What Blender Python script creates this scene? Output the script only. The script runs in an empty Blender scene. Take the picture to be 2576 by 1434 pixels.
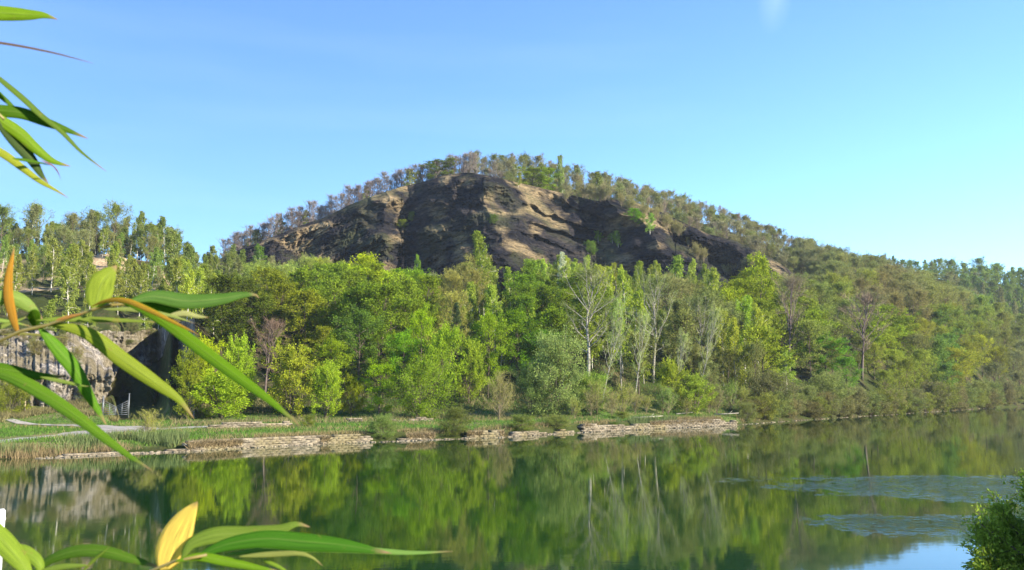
import bpy, math, random
import numpy as np
from mathutils import Vector, Matrix

# ------------------------------------------------------------------ camera, world, sun, exposure
scene = bpy.context.scene
COL = scene.collection
PITCH = math.radians(6.67)
CAM_Z = 6.0
FP = 2289.0            # focal length in pixels of a 2576 px wide picture
cam_d = bpy.data.cameras.new('camera')
cam_d.sensor_width = 36.0
cam_d.lens = 36.0 * FP / 2576.0
cam_d.clip_start = 0.05
cam_d.clip_end = 6000
cam_d.dof.use_dof = True
cam_d.dof.focus_distance = 160.0
cam_d.dof.aperture_fstop = 15.0
cam = bpy.data.objects.new('camera', cam_d)
cam.location = (0, 0, CAM_Z)
cam.rotation_euler = (math.pi / 2 + PITCH, 0, 0)
COL.objects.link(cam)
scene.camera = cam

SUN_AZ = math.radians(120)      # clockwise from the viewing direction (+Y)
SUN_EL = math.radians(23)
world = bpy.data.worlds.new('World')
scene.world = world
world.use_nodes = True
wn, wl = world.node_tree.nodes, world.node_tree.links
wn.clear()
w_out = wn.new('ShaderNodeOutputWorld')
w_bg = wn.new('ShaderNodeBackground')
w_bg.inputs['Strength'].default_value = 0.089
w_sky = wn.new('ShaderNodeTexSky')
w_sky.sky_type = 'NISHITA'
w_sky.sun_disc = False
w_sky.sun_elevation = SUN_EL
w_sky.sun_rotation = -SUN_AZ
w_sky.altitude = 100
w_sky.air_density = 1.0
w_sky.dust_density = 0.3
w_sky.ozone_density = 1.0
w_tint = wn.new('ShaderNodeMix'); w_tint.data_type = 'RGBA'; w_tint.blend_type = 'MULTIPLY'
w_tint.inputs[0].default_value = 1.0
w_tint.inputs[7].default_value = (0.62, 0.885, 1.26, 1)
# a faint high wisp of cloud, placed by direction
w_tc = wn.new('ShaderNodeTexCoord')
w_map = wn.new('ShaderNodeMapping'); w_map.inputs['Scale'].default_value = (30, 3, 9)
w_map.inputs['Rotation'].default_value = (0, math.radians(25), 0)
w_noise = wn.new('ShaderNodeTexNoise'); w_noise.inputs['Scale'].default_value = 1.6; w_noise.inputs['Detail'].default_value = 5
def wisp_dir(px, py):
    cx, cy = (px - 1288) / FP, (717 - py) / FP
    d = Vector((cx, math.cos(PITCH) - cy * math.sin(PITCH), math.sin(PITCH) + cy * math.cos(PITCH)))
    return d.normalized()
w_sc = wn.new('ShaderNodeVectorMath'); w_sc.operation = 'MULTIPLY'; w_sc.inputs[1].default_value = (1.7, .6, .75)
_wd = wisp_dir(1950, -14)
w_dot = wn.new('ShaderNodeVectorMath'); w_dot.operation = 'DISTANCE'; w_dot.inputs[1].default_value = (_wd[0]*1.7, _wd[1]*.6, _wd[2]*.75)
w_ramp = wn.new('ShaderNodeMapRange'); w_ramp.inputs['From Min'].default_value = 0.030; w_ramp.inputs['From Max'].default_value = 0.0
w_mul = wn.new('ShaderNodeMath'); w_mul.operation = 'MULTIPLY'
w_mul2 = wn.new('ShaderNodeMath'); w_mul2.operation = 'MULTIPLY'; w_mul2.inputs[1].default_value = 0.3
w_cl = wn.new('ShaderNodeMix'); w_cl.data_type = 'RGBA'; w_cl.inputs[7].default_value = (5.2, 6.2, 7.2, 1)
wl.new(w_tc.outputs['Generated'], w_map.inputs['Vector']); wl.new(w_map.outputs[0], w_noise.inputs['Vector'])
wl.new(w_tc.outputs['Generated'], w_sc.inputs[0]); wl.new(w_sc.outputs[0], w_dot.inputs[0]); wl.new(w_dot.outputs['Value'], w_ramp.inputs['Value'])
wl.new(w_ramp.outputs[0], w_mul.inputs[0]); wl.new(w_noise.outputs['Fac'], w_mul.inputs[1])
wl.new(w_mul.outputs[0], w_mul2.inputs[0])
w_m2 = wn.new('ShaderNodeMapping'); w_m2.inputs['Scale'].default_value = (1.2, 1.2, 9); w_m2.inputs['Rotation'].default_value = (0, math.radians(14), 0)
w_n2 = wn.new('ShaderNodeTexNoise'); w_n2.inputs['Scale'].default_value = 1.5; w_n2.inputs['Detail'].default_value = 5
w_r2 = wn.new('ShaderNodeMapRange'); w_r2.inputs['From Min'].default_value = .52; w_r2.inputs['From Max'].default_value = .75; w_r2.inputs['To Max'].default_value = .05
wl.new(w_tc.outputs['Generated'], w_m2.inputs[0]); wl.new(w_m2.outputs[0], w_n2.inputs['Vector']); wl.new(w_n2.outputs['Fac'], w_r2.inputs[0])
w_ad = wn.new('ShaderNodeMath'); w_ad.operation = 'ADD'; w_ad.use_clamp = True; wl.new(w_mul2.outputs[0], w_ad.inputs[0]); wl.new(w_r2.outputs[0], w_ad.inputs[1])
wl.new(w_sky.outputs[0], w_tint.inputs[6]); wl.new(w_tint.outputs[2], w_cl.inputs[6]); wl.new(w_ad.outputs[0], w_cl.inputs[0])
wl.new(w_cl.outputs[2], w_bg.inputs['Color']); wl.new(w_bg.outputs[0], w_out.inputs['Surface'])

sun_d = bpy.data.lights.new('sun', 'SUN')
sun_d.energy = 5.0
sun_d.angle = math.radians(0.5)
sun_d.color = (1.0, 0.90, 0.74)
sun = bpy.data.objects.new('sun', sun_d)
SUN_DIR = Vector((math.sin(SUN_AZ) * math.cos(SUN_EL), math.cos(SUN_AZ) * math.cos(SUN_EL), math.sin(SUN_EL)))
sun.rotation_euler = SUN_DIR.to_track_quat('Z', 'Y').to_euler()
sun.location = (60, -40, 60)
COL.objects.link(sun)

scene.view_settings.view_transform = 'Standard'
scene.view_settings.look = 'None'
scene.view_settings.gamma = 1.0
scene.view_settings.exposure = 1.6
cy_ = scene.cycles
cy_.max_bounces = 6; cy_.diffuse_bounces = 2; cy_.glossy_bounces = 2; cy_.transmission_bounces = 3
cy_.volume_bounces = 0; cy_.transparent_max_bounces = 4
cy_.use_denoising = True

# ------------------------------------------------------------------ helpers
R = random.Random(11)
ct, st = math.cos(PITCH), math.sin(PITCH)

def at(px, py, Y):
    """point on the sight line through (px, py) of the 2576 px wide picture, Y metres ahead (arrays allowed)"""
    cx, cy = (px - 1288.0) / FP, (717.0 - py) / FP
    den = ct - cy * st
    return cx / den * Y, Y, CAM_Z + (st + cy * ct) / den * Y
def Zp(py, Y): return at(1288.0, py, Y)[2]
def proj(x, y, z):
    dz = z - CAM_Z
    f = y * ct + dz * st
    u = -y * st + dz * ct
    return 1288 + FP * x / f, 717 - FP * u / f

class Noise:
    def __init__(s, seed):
        r = np.random.RandomState(seed); s.p = r.permutation(512); s.p = np.concatenate([s.p, s.p, s.p]); s.v = r.rand(512) * 2 - 1
    def h(s, i, j, k): return s.v[s.p[s.p[s.p[i & 511] + (j & 511)] + (k & 511)] & 511]
    def n(s, x, y, z):
        x, y, z = np.broadcast_arrays(np.asarray(x, float), np.asarray(y, float), np.asarray(z, float))
        i, j, k = np.floor(x).astype(int), np.floor(y).astype(int), np.floor(z).astype(int)
        f, g, h = x - i, y - j, z - k
        f, g, h = f*f*(3-2*f), g*g*(3-2*g), h*h*(3-2*h)
        def L(a, b, t): return a + (b - a) * t
        return L(L(L(s.h(i,j,k), s.h(i+1,j,k), f), L(s.h(i,j+1,k), s.h(i+1,j+1,k), f), g),
                 L(L(s.h(i,j,k+1), s.h(i+1,j,k+1), f), L(s.h(i,j+1,k+1), s.h(i+1,j+1,k+1), f), g), h)
    def fbm(s, x, y, z, o=4):
        t, a = 0, 1.0
        for q in range(o):
            t = t + a * s.n(x, y, z); x, y, z, a = x*2.03+7.1, y*2.03+3.7, z*2.03+1.3, a*.5
        return t
    def ridge(s, x, y, z, o=4):
        t, a = 0, 1.0
        for q in range(o):
            t = t + a * (1 - 2*np.abs(s.n(x, y, z))); x, y, z, a = x*2.1+5.1, y*2.1+2.7, z*2.1+9.3, a*.5
        return t
NZ = Noise(5)

def mesh_np(name, V, F, mats=(), fmat=None, attrs=None, smooth=False):
    """V (n,3); F list of (m,k) int arrays"""
    me = bpy.data.meshes.new(name)
    V = np.asarray(V, np.float32)
    F = [np.asarray(f, np.int32) for f in F if len(f)]
    me.vertices.add(len(V)); me.vertices.foreach_set('co', V.ravel())
    nl = sum(f.size for f in F); nf = sum(len(f) for f in F)
    me.loops.add(nl); me.polygons.add(nf)
    me.loops.foreach_set('vertex_index', np.concatenate([f.ravel() for f in F]))
    tot = np.concatenate([np.full(len(f), f.shape[1], np.int32) for f in F])
    start = np.concatenate([[0], np.cumsum(tot)[:-1]]).astype(np.int32)
    me.polygons.foreach_set('loop_start', start)
    me.polygons.foreach_set('loop_total', tot)
    if fmat is not None: me.polygons.foreach_set('material_index', np.asarray(fmat, np.int32))
    if smooth: me.polygons.foreach_set('use_smooth', np.ones(nf, bool))
    for m in mats: me.materials.append(m)
    for k, v in (attrs or {}).items():
        a = me.attributes.new(k, 'FLOAT', 'POINT'); a.data.foreach_set('value', np.asarray(v, np.float32))
    me.update(calc_edges=True)
    me.validate()
    return me

def add_obj(name, me, parent=None, loc=None):
    o = bpy.data.objects.new(name, me); COL.objects.link(o)
    if parent: o.parent = parent
    if loc is not None: o.location = loc
    return o
def tag(o, label=None, cat=None, group=None, kind=None):
    if label: o['label'] = label
    if cat: o['category'] = cat
    if group: o['group'] = group
    if kind: o['kind'] = kind
    return o

class MB:
    """collects tubes, boxes, leaves"""
    def __init__(s): s.v = []; s.q = []; s.t = []; s.n = 0; s.tint = []; s.qm = []; s.tm = []
    def addv(s, v, tint=0.5):
        v = np.asarray(v, float).reshape(-1, 3); b = s.n; s.v.append(v); s.n += len(v)
        s.tint.append(np.broadcast_to(np.asarray(tint, float), (len(v),))); return b
    def tube(s, P, r, k=5, m=0, tint=.5):
        P = np.asarray(P, float); n = len(P); r = np.broadcast_to(np.asarray(r, float), (n,))
        T = np.gradient(P, axis=0); T /= np.linalg.norm(T, axis=1)[:, None] + 1e-9
        a = np.array([1., 0, 0]) if abs(T[0, 0]) < .8 else np.array([0, 1., 0])
        A = np.cross(T, a); A /= np.linalg.norm(A, axis=1)[:, None] + 1e-9; B = np.cross(T, A)
        th = np.arange(k) * 2 * math.pi / k
        ring = P[:, None] + r[:, None, None] * (np.cos(th)[None, :, None] * A[:, None] + np.sin(th)[None, :, None] * B[:, None])
        b = s.addv(ring, tint)
        i = np.arange(n - 1)[:, None] * k; j = np.arange(k)[None]; j2 = (j + 1) % k
        q = np.stack([b+i+j, b+i+j2, b+i+k+j2, b+i+k+j], -1).reshape(-1, 4)
        s.q.append(q); s.qm.append(np.full(len(q), m))
        c = s.addv([P[-1], P[0]], tint); e = b + (n-1)*k
        t = [[e+x, e+(x+1) % k, c] for x in range(k)] + [[b+(x+1) % k, b+x, c+1] for x in range(k)]
        s.t.append(np.array(t)); s.tm.append(np.full(len(t), m))
    def box(s, c, h, rot=None, m=0, taper=1.0, tint=.5):
        c, h = np.asarray(c, float), np.asarray(h, float)
        v = np.array([[x, y, z] for z in (-1, 1) for y in (-1, 1) for x in (-1, 1)], float) * h
        v[4:, :2] *= taper
        if rot is not None: v = v @ np.array(rot).T
        b = s.addv(v + c, tint)
        q = np.array([[0,2,3,1],[4,5,7,6],[0,1,5,4],[2,6,7,3],[0,4,6,2],[1,3,7,5]]) + b
        s.q.append(q); s.qm.append(np.full(6, m))
    def leaves(s, C, L, W, dirs, rng, tint, m=0):
        """rhombic leaves: centres C, length L, width W, long axes dirs"""
        n = len(C); D = dirs / (np.linalg.norm(dirs, axis=1)[:, None] + 1e-9)
        r = rng.normal(size=(n, 3)); S = np.cross(D, r); S /= np.linalg.norm(S, axis=1)[:, None] + 1e-9
        L = np.broadcast_to(L, (n,))[:, None]; W = np.broadcast_to(W, (n,))[:, None]
        v = np.stack([C - D*L*.5, C + S*W*.5 - D*L*.05, C + D*L*.5, C - S*W*.5 - D*L*.05], 1)
        b = s.addv(v, np.repeat(tint, 4)); q = b + np.arange(n*4).reshape(-1, 4)
        s.q.append(q); s.qm.append(np.full(n, m))
    def twigs(s, A, Bp, w, rng, tint, m=0):
        n = len(A); D = Bp - A; r = rng.normal(size=(n, 3)); S = np.cross(D, r); S /= np.linalg.norm(S, axis=1)[:, None] + 1e-9
        w = np.broadcast_to(w, (n,))[:, None]
        v = np.stack([A + S*w*.5, A - S*w*.5, Bp], 1)
        b = s.addv(v, np.repeat(tint, 3)); t = b + np.arange(n*3).reshape(-1, 3)
        s.t.append(t); s.tm.append(np.full(n, m))
    def mesh(s, name, mats, smooth=False):
        V = np.concatenate(s.v); F = []; fm = []
        if s.q: F.append(np.concatenate(s.q)); fm.append(np.concatenate(s.qm))
        if s.t: F.append(np.concatenate(s.t)); fm.append(np.concatenate(s.tm))
        return mesh_np(name, V, F, mats, np.concatenate(fm), {'tint': np.concatenate(s.tint)}, smooth)

# ------------------------------------------------------------------ materials
def new_mat(name):
    m = bpy.data.materials.new(name); m.use_nodes = True; m.node_tree.nodes.clear()
    return m, m.node_tree.nodes, m.node_tree.links
def out_of(n, l, sh):
    o = n.new('ShaderNodeOutputMaterial'); l.new(sh, o.inputs['Surface'])
def noise_node(n, l, scale, detail=4, vec=None, rough=.55):
    t = n.new('ShaderNodeTexNoise'); t.inputs['Scale'].default_value = scale; t.inputs['Detail'].default_value = detail
    t.inputs['Roughness'].default_value = rough
    if vec is not None: l.new(vec, t.inputs['Vector'])
    return t
def ramp(n, l, fac, stops):
    r = n.new('ShaderNodeValToRGB'); l.new(fac, r.inputs[0]); e = r.color_ramp.elements
    while len(e) < len(stops): e.new(.5)
    for q, (p, c) in zip(e, stops): q.position = p; q.color = (*c, 1)
    return r.outputs[0]
def mix(n, l, fac, a, b, mode='MIX'):
    x = n.new('ShaderNodeMix'); x.data_type = 'RGBA'; x.blend_type = mode
    for s, v in ((x.inputs[0], fac), (x.inputs[6], a), (x.inputs[7], b)):
        if isinstance(v, bpy.types.NodeSocket): l.new(v, s)
        elif isinstance(v, (int, float)): s.default_value = v
        else: s.default_value = (*v, 1)
    return x.outputs[2]
def attr(n, name):
    a = n.new('ShaderNodeAttribute'); a.attribute_name = name; return a.outputs['Fac']
def maprange(n, l, v, a, b, c, d):
    m = n.new('ShaderNodeMapRange'); l.new(v, m.inputs[0])
    for i, q in enumerate((a, b, c, d)): m.inputs[i+1].default_value = q
    return m.outputs[0]

def foliage_mat(name, trans=.42, gloss=0.0, spread=(.62, 1.4)):
    m, n, l = new_mat(name)
    oi = n.new('ShaderNodeObjectInfo'); t = attr(n, 'tint')
    hs = n.new('ShaderNodeHueSaturation'); l.new(oi.outputs['Color'], hs.inputs['Color'])
    l.new(maprange(n, l, t, 0, 1, *spread), hs.inputs['Value'])
    l.new(maprange(n, l, t, 0, 1, .507, .490), hs.inputs['Hue'])
    d = n.new('ShaderNodeBsdfDiffuse'); tr = n.new('ShaderNodeBsdfTranslucent'); mx = n.new('ShaderNodeMixShader')
    l.new(hs.outputs[0], d.inputs[0]); l.new(hs.outputs[0], tr.inputs[0]); mx.inputs[0].default_value = trans
    l.new(d.outputs[0], mx.inputs[1]); l.new(tr.outputs[0], mx.inputs[2])
    sh = mx.outputs[0]
    if gloss:
        g = n.new('ShaderNodeBsdfGlossy'); g.inputs['Roughness'].default_value = .45; g.inputs[0].default_value = (1, 1, 1, 1)
        m2 = n.new('ShaderNodeMixShader'); m2.inputs[0].default_value = gloss; l.new(sh, m2.inputs[1]); l.new(g.outputs[0], m2.inputs[2]); sh = m2.outputs[0]
    out_of(n, l, sh); return m
def bark_mat(name, birch=False):
    m, n, l = new_mat(name)
    oi = n.new('ShaderNodeObjectInfo'); tc = n.new('ShaderNodeTexCoord')
    mp = n.new('ShaderNodeMapping'); mp.inputs['Scale'].default_value = (1, 1, 3.2) if birch else (2, 2, .6)
    l.new(tc.outputs['Object'], mp.inputs[0])
    t = noise_node(n, l, 2.2, 4, mp.outputs[0])
    c = ramp(n, l, t.outputs[0], [(.36, (.28, .26, .24)), (.5, (1, 1, 1)), (1, (1, 1, 1))] if birch else [(.3, (.6, .6, .6)), (.7, (1.2, 1.2, 1.2))])
    d = n.new('ShaderNodeBsdfDiffuse'); l.new(mix(n, l, 1.0, oi.outputs['Color'], c, 'MULTIPLY'), d.inputs[0])
    out_of(n, l, d.outputs[0]); return m
M_LEAF = foliage_mat('tree_leaves')
M_TWIG = foliage_mat('tree_twigs', .0, 0, (.75, 1.25))
M_BARK = bark_mat('tree_bark')
M_BIRCH = bark_mat('birch_bark', True)
M_BUSHLEAF = foliage_mat('bush_leaves', .3, .0)

def ground_mat():
    m, n, l = new_mat('bank_ground')
    g = n.new('ShaderNodeNewGeometry'); pos = g.outputs['Position']
    a = noise_node(n, l, .16, 6, pos).outputs[0]; b = noise_node(n, l, 1.4, 5, pos).outputs[0]; c = noise_node(n, l, .05, 3, pos).outputs[0]
    grass = ramp(n, l, b, [(.3, (.045, .085, .018)), (.55, (.085, .15, .03)), (.75, (.16, .17, .07))])
    grass = mix(n, l, maprange(n, l, a, .42, .62, 0, .8), grass, (.20, .17, .085))
    litter = ramp(n, l, b, [(.3, (.03, .024, .014)), (.55, (.07, .056, .032)), (.75, (.14, .11, .07))])
    litter = mix(n, l, maprange(n, l, a, .36, .52, .15, .9), litter, (.035, .048, .014))
    rock = ramp(n, l, b, [(.3, (.16, .11, .07)), (.6, (.42, .32, .2)), (.75, (.5, .4, .27))])
    col = mix(n, l, attr(n, 'grass'), litter, grass)
    col = mix(n, l, attr(n, 'rock'), col, rock)
    bs = n.new('ShaderNodeBump'); bs.inputs['Strength'].default_value = .6; bs.inputs['Distance'].default_value = .5; l.new(b, bs.inputs['Height'])
    d = n.new('ShaderNodeBsdfDiffuse'); l.new(col, d.inputs[0]); l.new(bs.outputs[0], d.inputs['Normal'])
    out_of(n, l, d.outputs[0]); return m
M_GROUND = ground_mat()

def rock_mat(name, dark, mid, light, moss=.35, scale=1.0, veil=(.09, .10, .04), mossat=(.5, .68), band=None, bed=((0, math.radians(33), 0), (.35, .35, 1.6))):
    m, n, l = new_mat(name)
    g = n.new('ShaderNodeNewGeometry'); pos = g.outputs['Position']
    mp = n.new('ShaderNodeMapping'); mp.inputs['Rotation'].default_value = bed[0]; mp.inputs['Scale'].default_value = bed[1]
    l.new(pos, mp.inputs[0])
    a = noise_node(n, l, .28 * scale, 7, mp.outputs[0], .6).outputs[0]
    b = noise_node(n, l, .9 * scale, 8, mp.outputs[0], .75).outputs[0]
    c = noise_node(n, l, .045 * scale, 4, pos).outputs[0]
    base = ramp(n, l, a, [(.32, dark), (.5, mid), (.68, light)])
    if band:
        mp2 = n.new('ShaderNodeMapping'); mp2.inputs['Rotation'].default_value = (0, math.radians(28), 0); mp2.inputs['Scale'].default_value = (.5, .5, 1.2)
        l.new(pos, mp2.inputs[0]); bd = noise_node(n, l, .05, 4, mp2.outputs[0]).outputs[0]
        base = mix(n, l, attr(n, 'tan'), mix(n, l, maprange(n, l, bd, .40, .60, .0, .8), base, dark), ramp(n, l, a, [(.3, mid), (.5, band), (.7, tuple(x*1.25 for x in band))]))  # tan attribute carries the sunlit patches painted over the dark rock
    fine = ramp(n, l, b, [(.35, (.25, .25, .27)), (.48, (.9, .9, .9)), (.66, (1.7, 1.6, 1.5))])
    col = mix(n, l, 1.0, base, fine, 'MULTIPLY')
    col = mix(n, l, maprange(n, l, c, *mossat, 0, moss), col, veil)
    v = n.new('ShaderNodeTexVoronoi'); v.inputs['Scale'].default_value = .5 * scale; l.new(mp.outputs[0], v.inputs['Vector'])
    ad = n.new('ShaderNodeMath'); ad.operation = 'ADD'; l.new(b, ad.inputs[0]); l.new(v.outputs['Distance'], ad.inputs[1])
    bs = n.new('ShaderNodeBump'); bs.inputs['Strength'].default_value = .9; bs.inputs['Distance'].default_value = 1.3 / scale; l.new(ad.outputs[0], bs.inputs['Height'])
    d = n.new('ShaderNodeBsdfDiffuse'); l.new(col, d.inputs[0]); l.new(bs.outputs[0], d.inputs['Normal']); d.inputs['Roughness'].default_value = .6
    out_of(n, l, d.outputs[0]); return m
M_QUARRY = rock_mat('quarry_rock', (.012, .013, .018), (.026, .025, .028), (.062, .053, .045), .4, band=(.19, .15, .09))  # near-black colours stand for the shaded face, band for its sunlit parts
M_CLIFF = rock_mat('grey_cliff_rock', (.06, .06, .063), (.20, .19, .18), (.38, .35, .31), .7, 2.6, (.12, .10, .05), (.42, .56), bed=((0, 0, 0), (1.0, 1.0, .9)))
M_STONE = rock_mat('pale_wall_stone', (.12, .105, .075), (.21, .185, .14), (.29, .26, .20), .7, 4.0, (.22, .19, .10), (.5, .6))

def simple_mat(name, col, rough=.6, metal=0, var=.25, scale=8):
    m, n, l = new_mat(name)
    tc = n.new('ShaderNodeTexCoord'); t = noise_node(n, l, scale, 4, tc.outputs['Object']).outputs[0]
    c = ramp(n, l, t, [(.3, tuple(x*(1-var) for x in col)), (.7, tuple(min(1, x*(1+var)) for x in col))])
    p = n.new('ShaderNodeBsdfPrincipled'); l.new(c, p.inputs['Base Color']); p.inputs['Roughness'].default_value = rough; p.inputs['Metallic'].default_value = metal
    out_of(n, l, p.outputs[0]); return m
M_PATH = simple_mat('path_gravel', (.27, .245, .205), .95, 0, .35, .7)
M_STEEL = simple_mat('galvanised_steel', (.13, .14, .145), .45, .3)
M_WHITE = simple_mat('white_paint', (.8, .8, .78), .5)
M_WOOD = simple_mat('weathered_wood', (.25, .2, .14), .9)

def water_mat():
    m, n, l = new_mat('river_water')
    g = n.new('ShaderNodeNewGeometry'); pos = g.outputs['Position']
    mp = n.new('ShaderNodeMapping'); mp.inputs['Scale'].default_value = (.55, 1.0, 1); l.new(pos, mp.inputs[0])
    a = noise_node(n, l, .9, 3, mp.outputs[0]).outputs[0]
    b = noise_node(n, l, 4.5, 2, mp.outputs[0]).outputs[0]
    # breeze patches: stronger ripples where two long gusts touch the water
    sp = n.new('ShaderNodeSeparateXYZ'); l.new(pos, sp.inputs[0])
    warp = noise_node(n, l, .3, 6, pos, .8).outputs[0]
    def gust(cx, cy, ang, ln, wd):
        x = n.new('ShaderNodeMapping'); x.vector_type = 'TEXTURE'
        x.inputs['Location'].default_value = (cx, cy, 0); x.inputs['Rotation'].default_value = (0, 0, ang); x.inputs['Scale'].default_value = (ln, wd, 1)
        l.new(pos, x.inputs[0]); q = n.new('ShaderNodeVectorMath'); q.operation = 'LENGTH'; l.new(x.outputs[0], q.inputs[0])
        w = n.new('ShaderNodeMath'); w.operation = 'MULTIPLY_ADD'; l.new(warp, w.inputs[0]); w.inputs[1].default_value = 3.4; l.new(q.outputs['Value'], w.inputs[2])
        return maprange(n, l, w.outputs[0], 2.95, 2.2, 0, 1)
    def ad(x, y, op='ADD'):
        q = n.new('ShaderNodeMath'); q.operation = op; q.use_clamp = False
        for i, v in enumerate((x, y)):
            if isinstance(v, (int, float)): q.inputs[i].default_value = v
            else: l.new(v, q.inputs[i])
        return q.outputs[0]
    gm = None
    spk = noise_node(n, l, 2.4, 3, mp.outputs[0], .7).outputs[0]
    for args in GUSTS:
        x = gust(*args); gm = x if gm is None else ad(gm, x, 'MAXIMUM')
    gm = ad(gm, maprange(n, l, spk, .47, .60, 0, 1), 'MULTIPLY')
    h = ad(ad(a, .0016, 'MULTIPLY'), ad(b, .0004, 'MULTIPLY'))
    rp = n.new('ShaderNodeMapping'); rp.inputs['Scale'].default_value = (1.0, 2.6, 1); rp.inputs['Rotation'].default_value = (0, 0, .25); l.new(pos, rp.inputs[0])
    rip = noise_node(n, l, 1.3, 4, rp.outputs[0], .6).outputs[0]
    h = ad(h, ad(ad(rip, .11, 'MULTIPLY'), gm, 'MULTIPLY'))
    bs = n.new('ShaderNodeBump'); bs.inputs['Strength'].default_value = 1; bs.inputs['Distance'].default_value = 1.0; l.new(h, bs.inputs['Height'])
    p = n.new('ShaderNodeBsdfPrincipled'); p.inputs['Base Color'].default_value = (.006, .034, .004, 1)
    p.inputs['Roughness'].default_value = .035; p.inputs['IOR'].default_value = 1.55; l.new(bs.outputs[0], p.inputs['Normal'])
    out_of(n, l, p.outputs[0]); return m
def ground_at(px, py, z=0.0):
    cx, cy = (px - 1288.0) / FP, (717.0 - py) / FP
    den = ct - cy * st; k = (st + cy * ct) / den
    Y = (z - CAM_Z) / k
    return cx / den * Y, Y
_g = [ground_at(2420, 1212), ground_at(2480, 1245), ground_at(2280, 1318), ground_at(2450, 1320)]
GUSTS = [(_g[0][0], _g[0][1], .0, 8.3, 3.6), (_g[1][0]+3, _g[1][1], -.5, 13, 4.5), (_g[2][0], _g[2][1], .1, 3.4, 2.6), (_g[3][0], _g[3][1], .1, 3.6, 2.6)]
M_WATER = water_mat()

# ------------------------------------------------------------------ terrain
def tab(pts, x):
    a = np.array(pts, float); return np.interp(x, a[:, 0], a[:, 1])
EDGE = [(540, 655), (560, 648), (600, 628), (700, 590), (760, 566), (820, 545), (880, 515), (950, 488), (1010, 470), (1070, 456), (1120, 440), (1180, 434), (1230, 442), (1290, 456), (1400, 482), (1500, 505), (1570, 501), (1650, 527), (1720, 560), (1780, 588), (1850, 606), (1900, 630), (1940, 648), (2000, 690), (2040, 720)]
GRID_RIDGE = [(1180, 440), (1350, 447), (1480, 487), (1640, 515), (1800, 566), (2000, 645), (2080, 688)]
RIDGE_Y = [(1180, 425), (1350, 440), (1800, 470), (2000, 460), (2080, 450)]
WATER = [(-900, 68), (0, 81), (480, 94), (1270, 122), (1830, 162), (1940, 180), (2080, 204), (2250, 240), (2400, 292), (2576, 371), (2900, 480), (3600, 640), (4500, 760)]
YTOP = 375.0
cols = []
def wcol(px): return float(tab(WATER, px))
def addcol(px, b, zb, Yf, zf, pts, px_far=45.0):
    assert len(pts) == 7
    w = wcol(px)
    zlast = pts[-1][1]
    fz = tab([(1000, 40), (1900, 55), (2080, Zp(692, 770)), (2250, Zp(700, 770)), (2400, Zp(700, 770)), (2600, Zp(718, 770)), (4500, 110)], px)
    cols.append([px] + [(w - 22, -3.0), (w - .6, -.25), (w + b, zb), (Yf, zf)] + list(pts) + [(770, float(fz) if px > 1000 else 35.0), (1600, 30.0)])
L_ = [(148, 3.6), (174, 4.6), (182, 17.5), (262, 39), (292, 50), (420, 52), (600, 38)]
for px in (-2500, -900, 0, 270): addcol(px, 6, 1.05, 133, 1.3, L_)
for px in (305, 395): addcol(px, 5, 1.0, 160, 1.3, [(168, 3), (185, 10), (205, 20), (262, 37), (292, 48), (420, 50), (600, 38)])
addcol(425, 4, 1.0, 148, 1.4, [(156, 5), (166, 17), (262, 33), (322, 48), (345, 52), (430, 53), (600, 32)])
for px in (560, 700, 820, 950, 1070, 1180, 1290, 1400, 1500, 1600, 1700, 1800, 1900, 2000):
    e = float(Zp(tab(EDGE, px), YTOP)); zb = .95 if px < 1400 else 1.25 if px < 1850 else .5
    yf = {560: 152, 700: 154, 820: 155, 950: 155, 1070: 158, 1180: 160, 1290: 162, 1400: 166}.get(px, wcol(px) + (16 if px < 1850 else 6))
    lo = [(yf+22, 5), (yf+62, 17), (322, 42 - max(0, px-1700)*.03), (403, 44 - max(0, px-1700)*.02), (408, e - .8)]
    if px < 1170: lo += [(436, e - 1.6), (600, e - 45)]
    else:
        ry = float(tab(RIDGE_Y, px)); rz = float(Zp(tab(GRID_RIDGE, px), ry)); lo += [(ry, max(rz, e)), (ry + 90, rz - 16)]
    addcol(px, 2.0, zb, yf, zb + .45, lo)
addcol(2080, 2, .4, 214, 1.8, [(235, 8), (300, 27), (360, 45), (403, 56), (408, 57), (450, float(Zp(688, 450))), (540, 48)])
addcol(2361, 2, .4, 288, 1.8, [(300, 6), (325, 16), (355, 28), (385, 39), (395, 42), (420, float(Zp(774, 420))), (520, 36)])
addcol(2576, 2, .4, 382, 1.8, [(390, 5), (405, 11), (418, 19), (428, 25), (434, 29), (445, float(Zp(862, 445))), (540, 26)])
addcol(2900, 2, .4, 490, 1.8, [(500, 5), (510, 9), (520, 14), (530, 20), (540, 22), (560, 26), (620, 28)])
addcol(3600, 2, 1.2, 650, 1.8, [(655, 3), (660, 6), (668, 9), (676, 14), (690, 18), (700, 22), (720, 32)])
addcol(5500, 2, 1.2, 690, 1.8, [(695, 3), (700, 6), (705, 9), (710, 14), (715, 18), (720, 22), (725, 32)])
CPX = np.array([c[0] for c in cols], float)
CY_ = np.array([[p[0] for p in c[1:]] for c in cols]); CZ_ = np.array([[p[1] for p in c[1:]] for c in cols])

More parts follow.
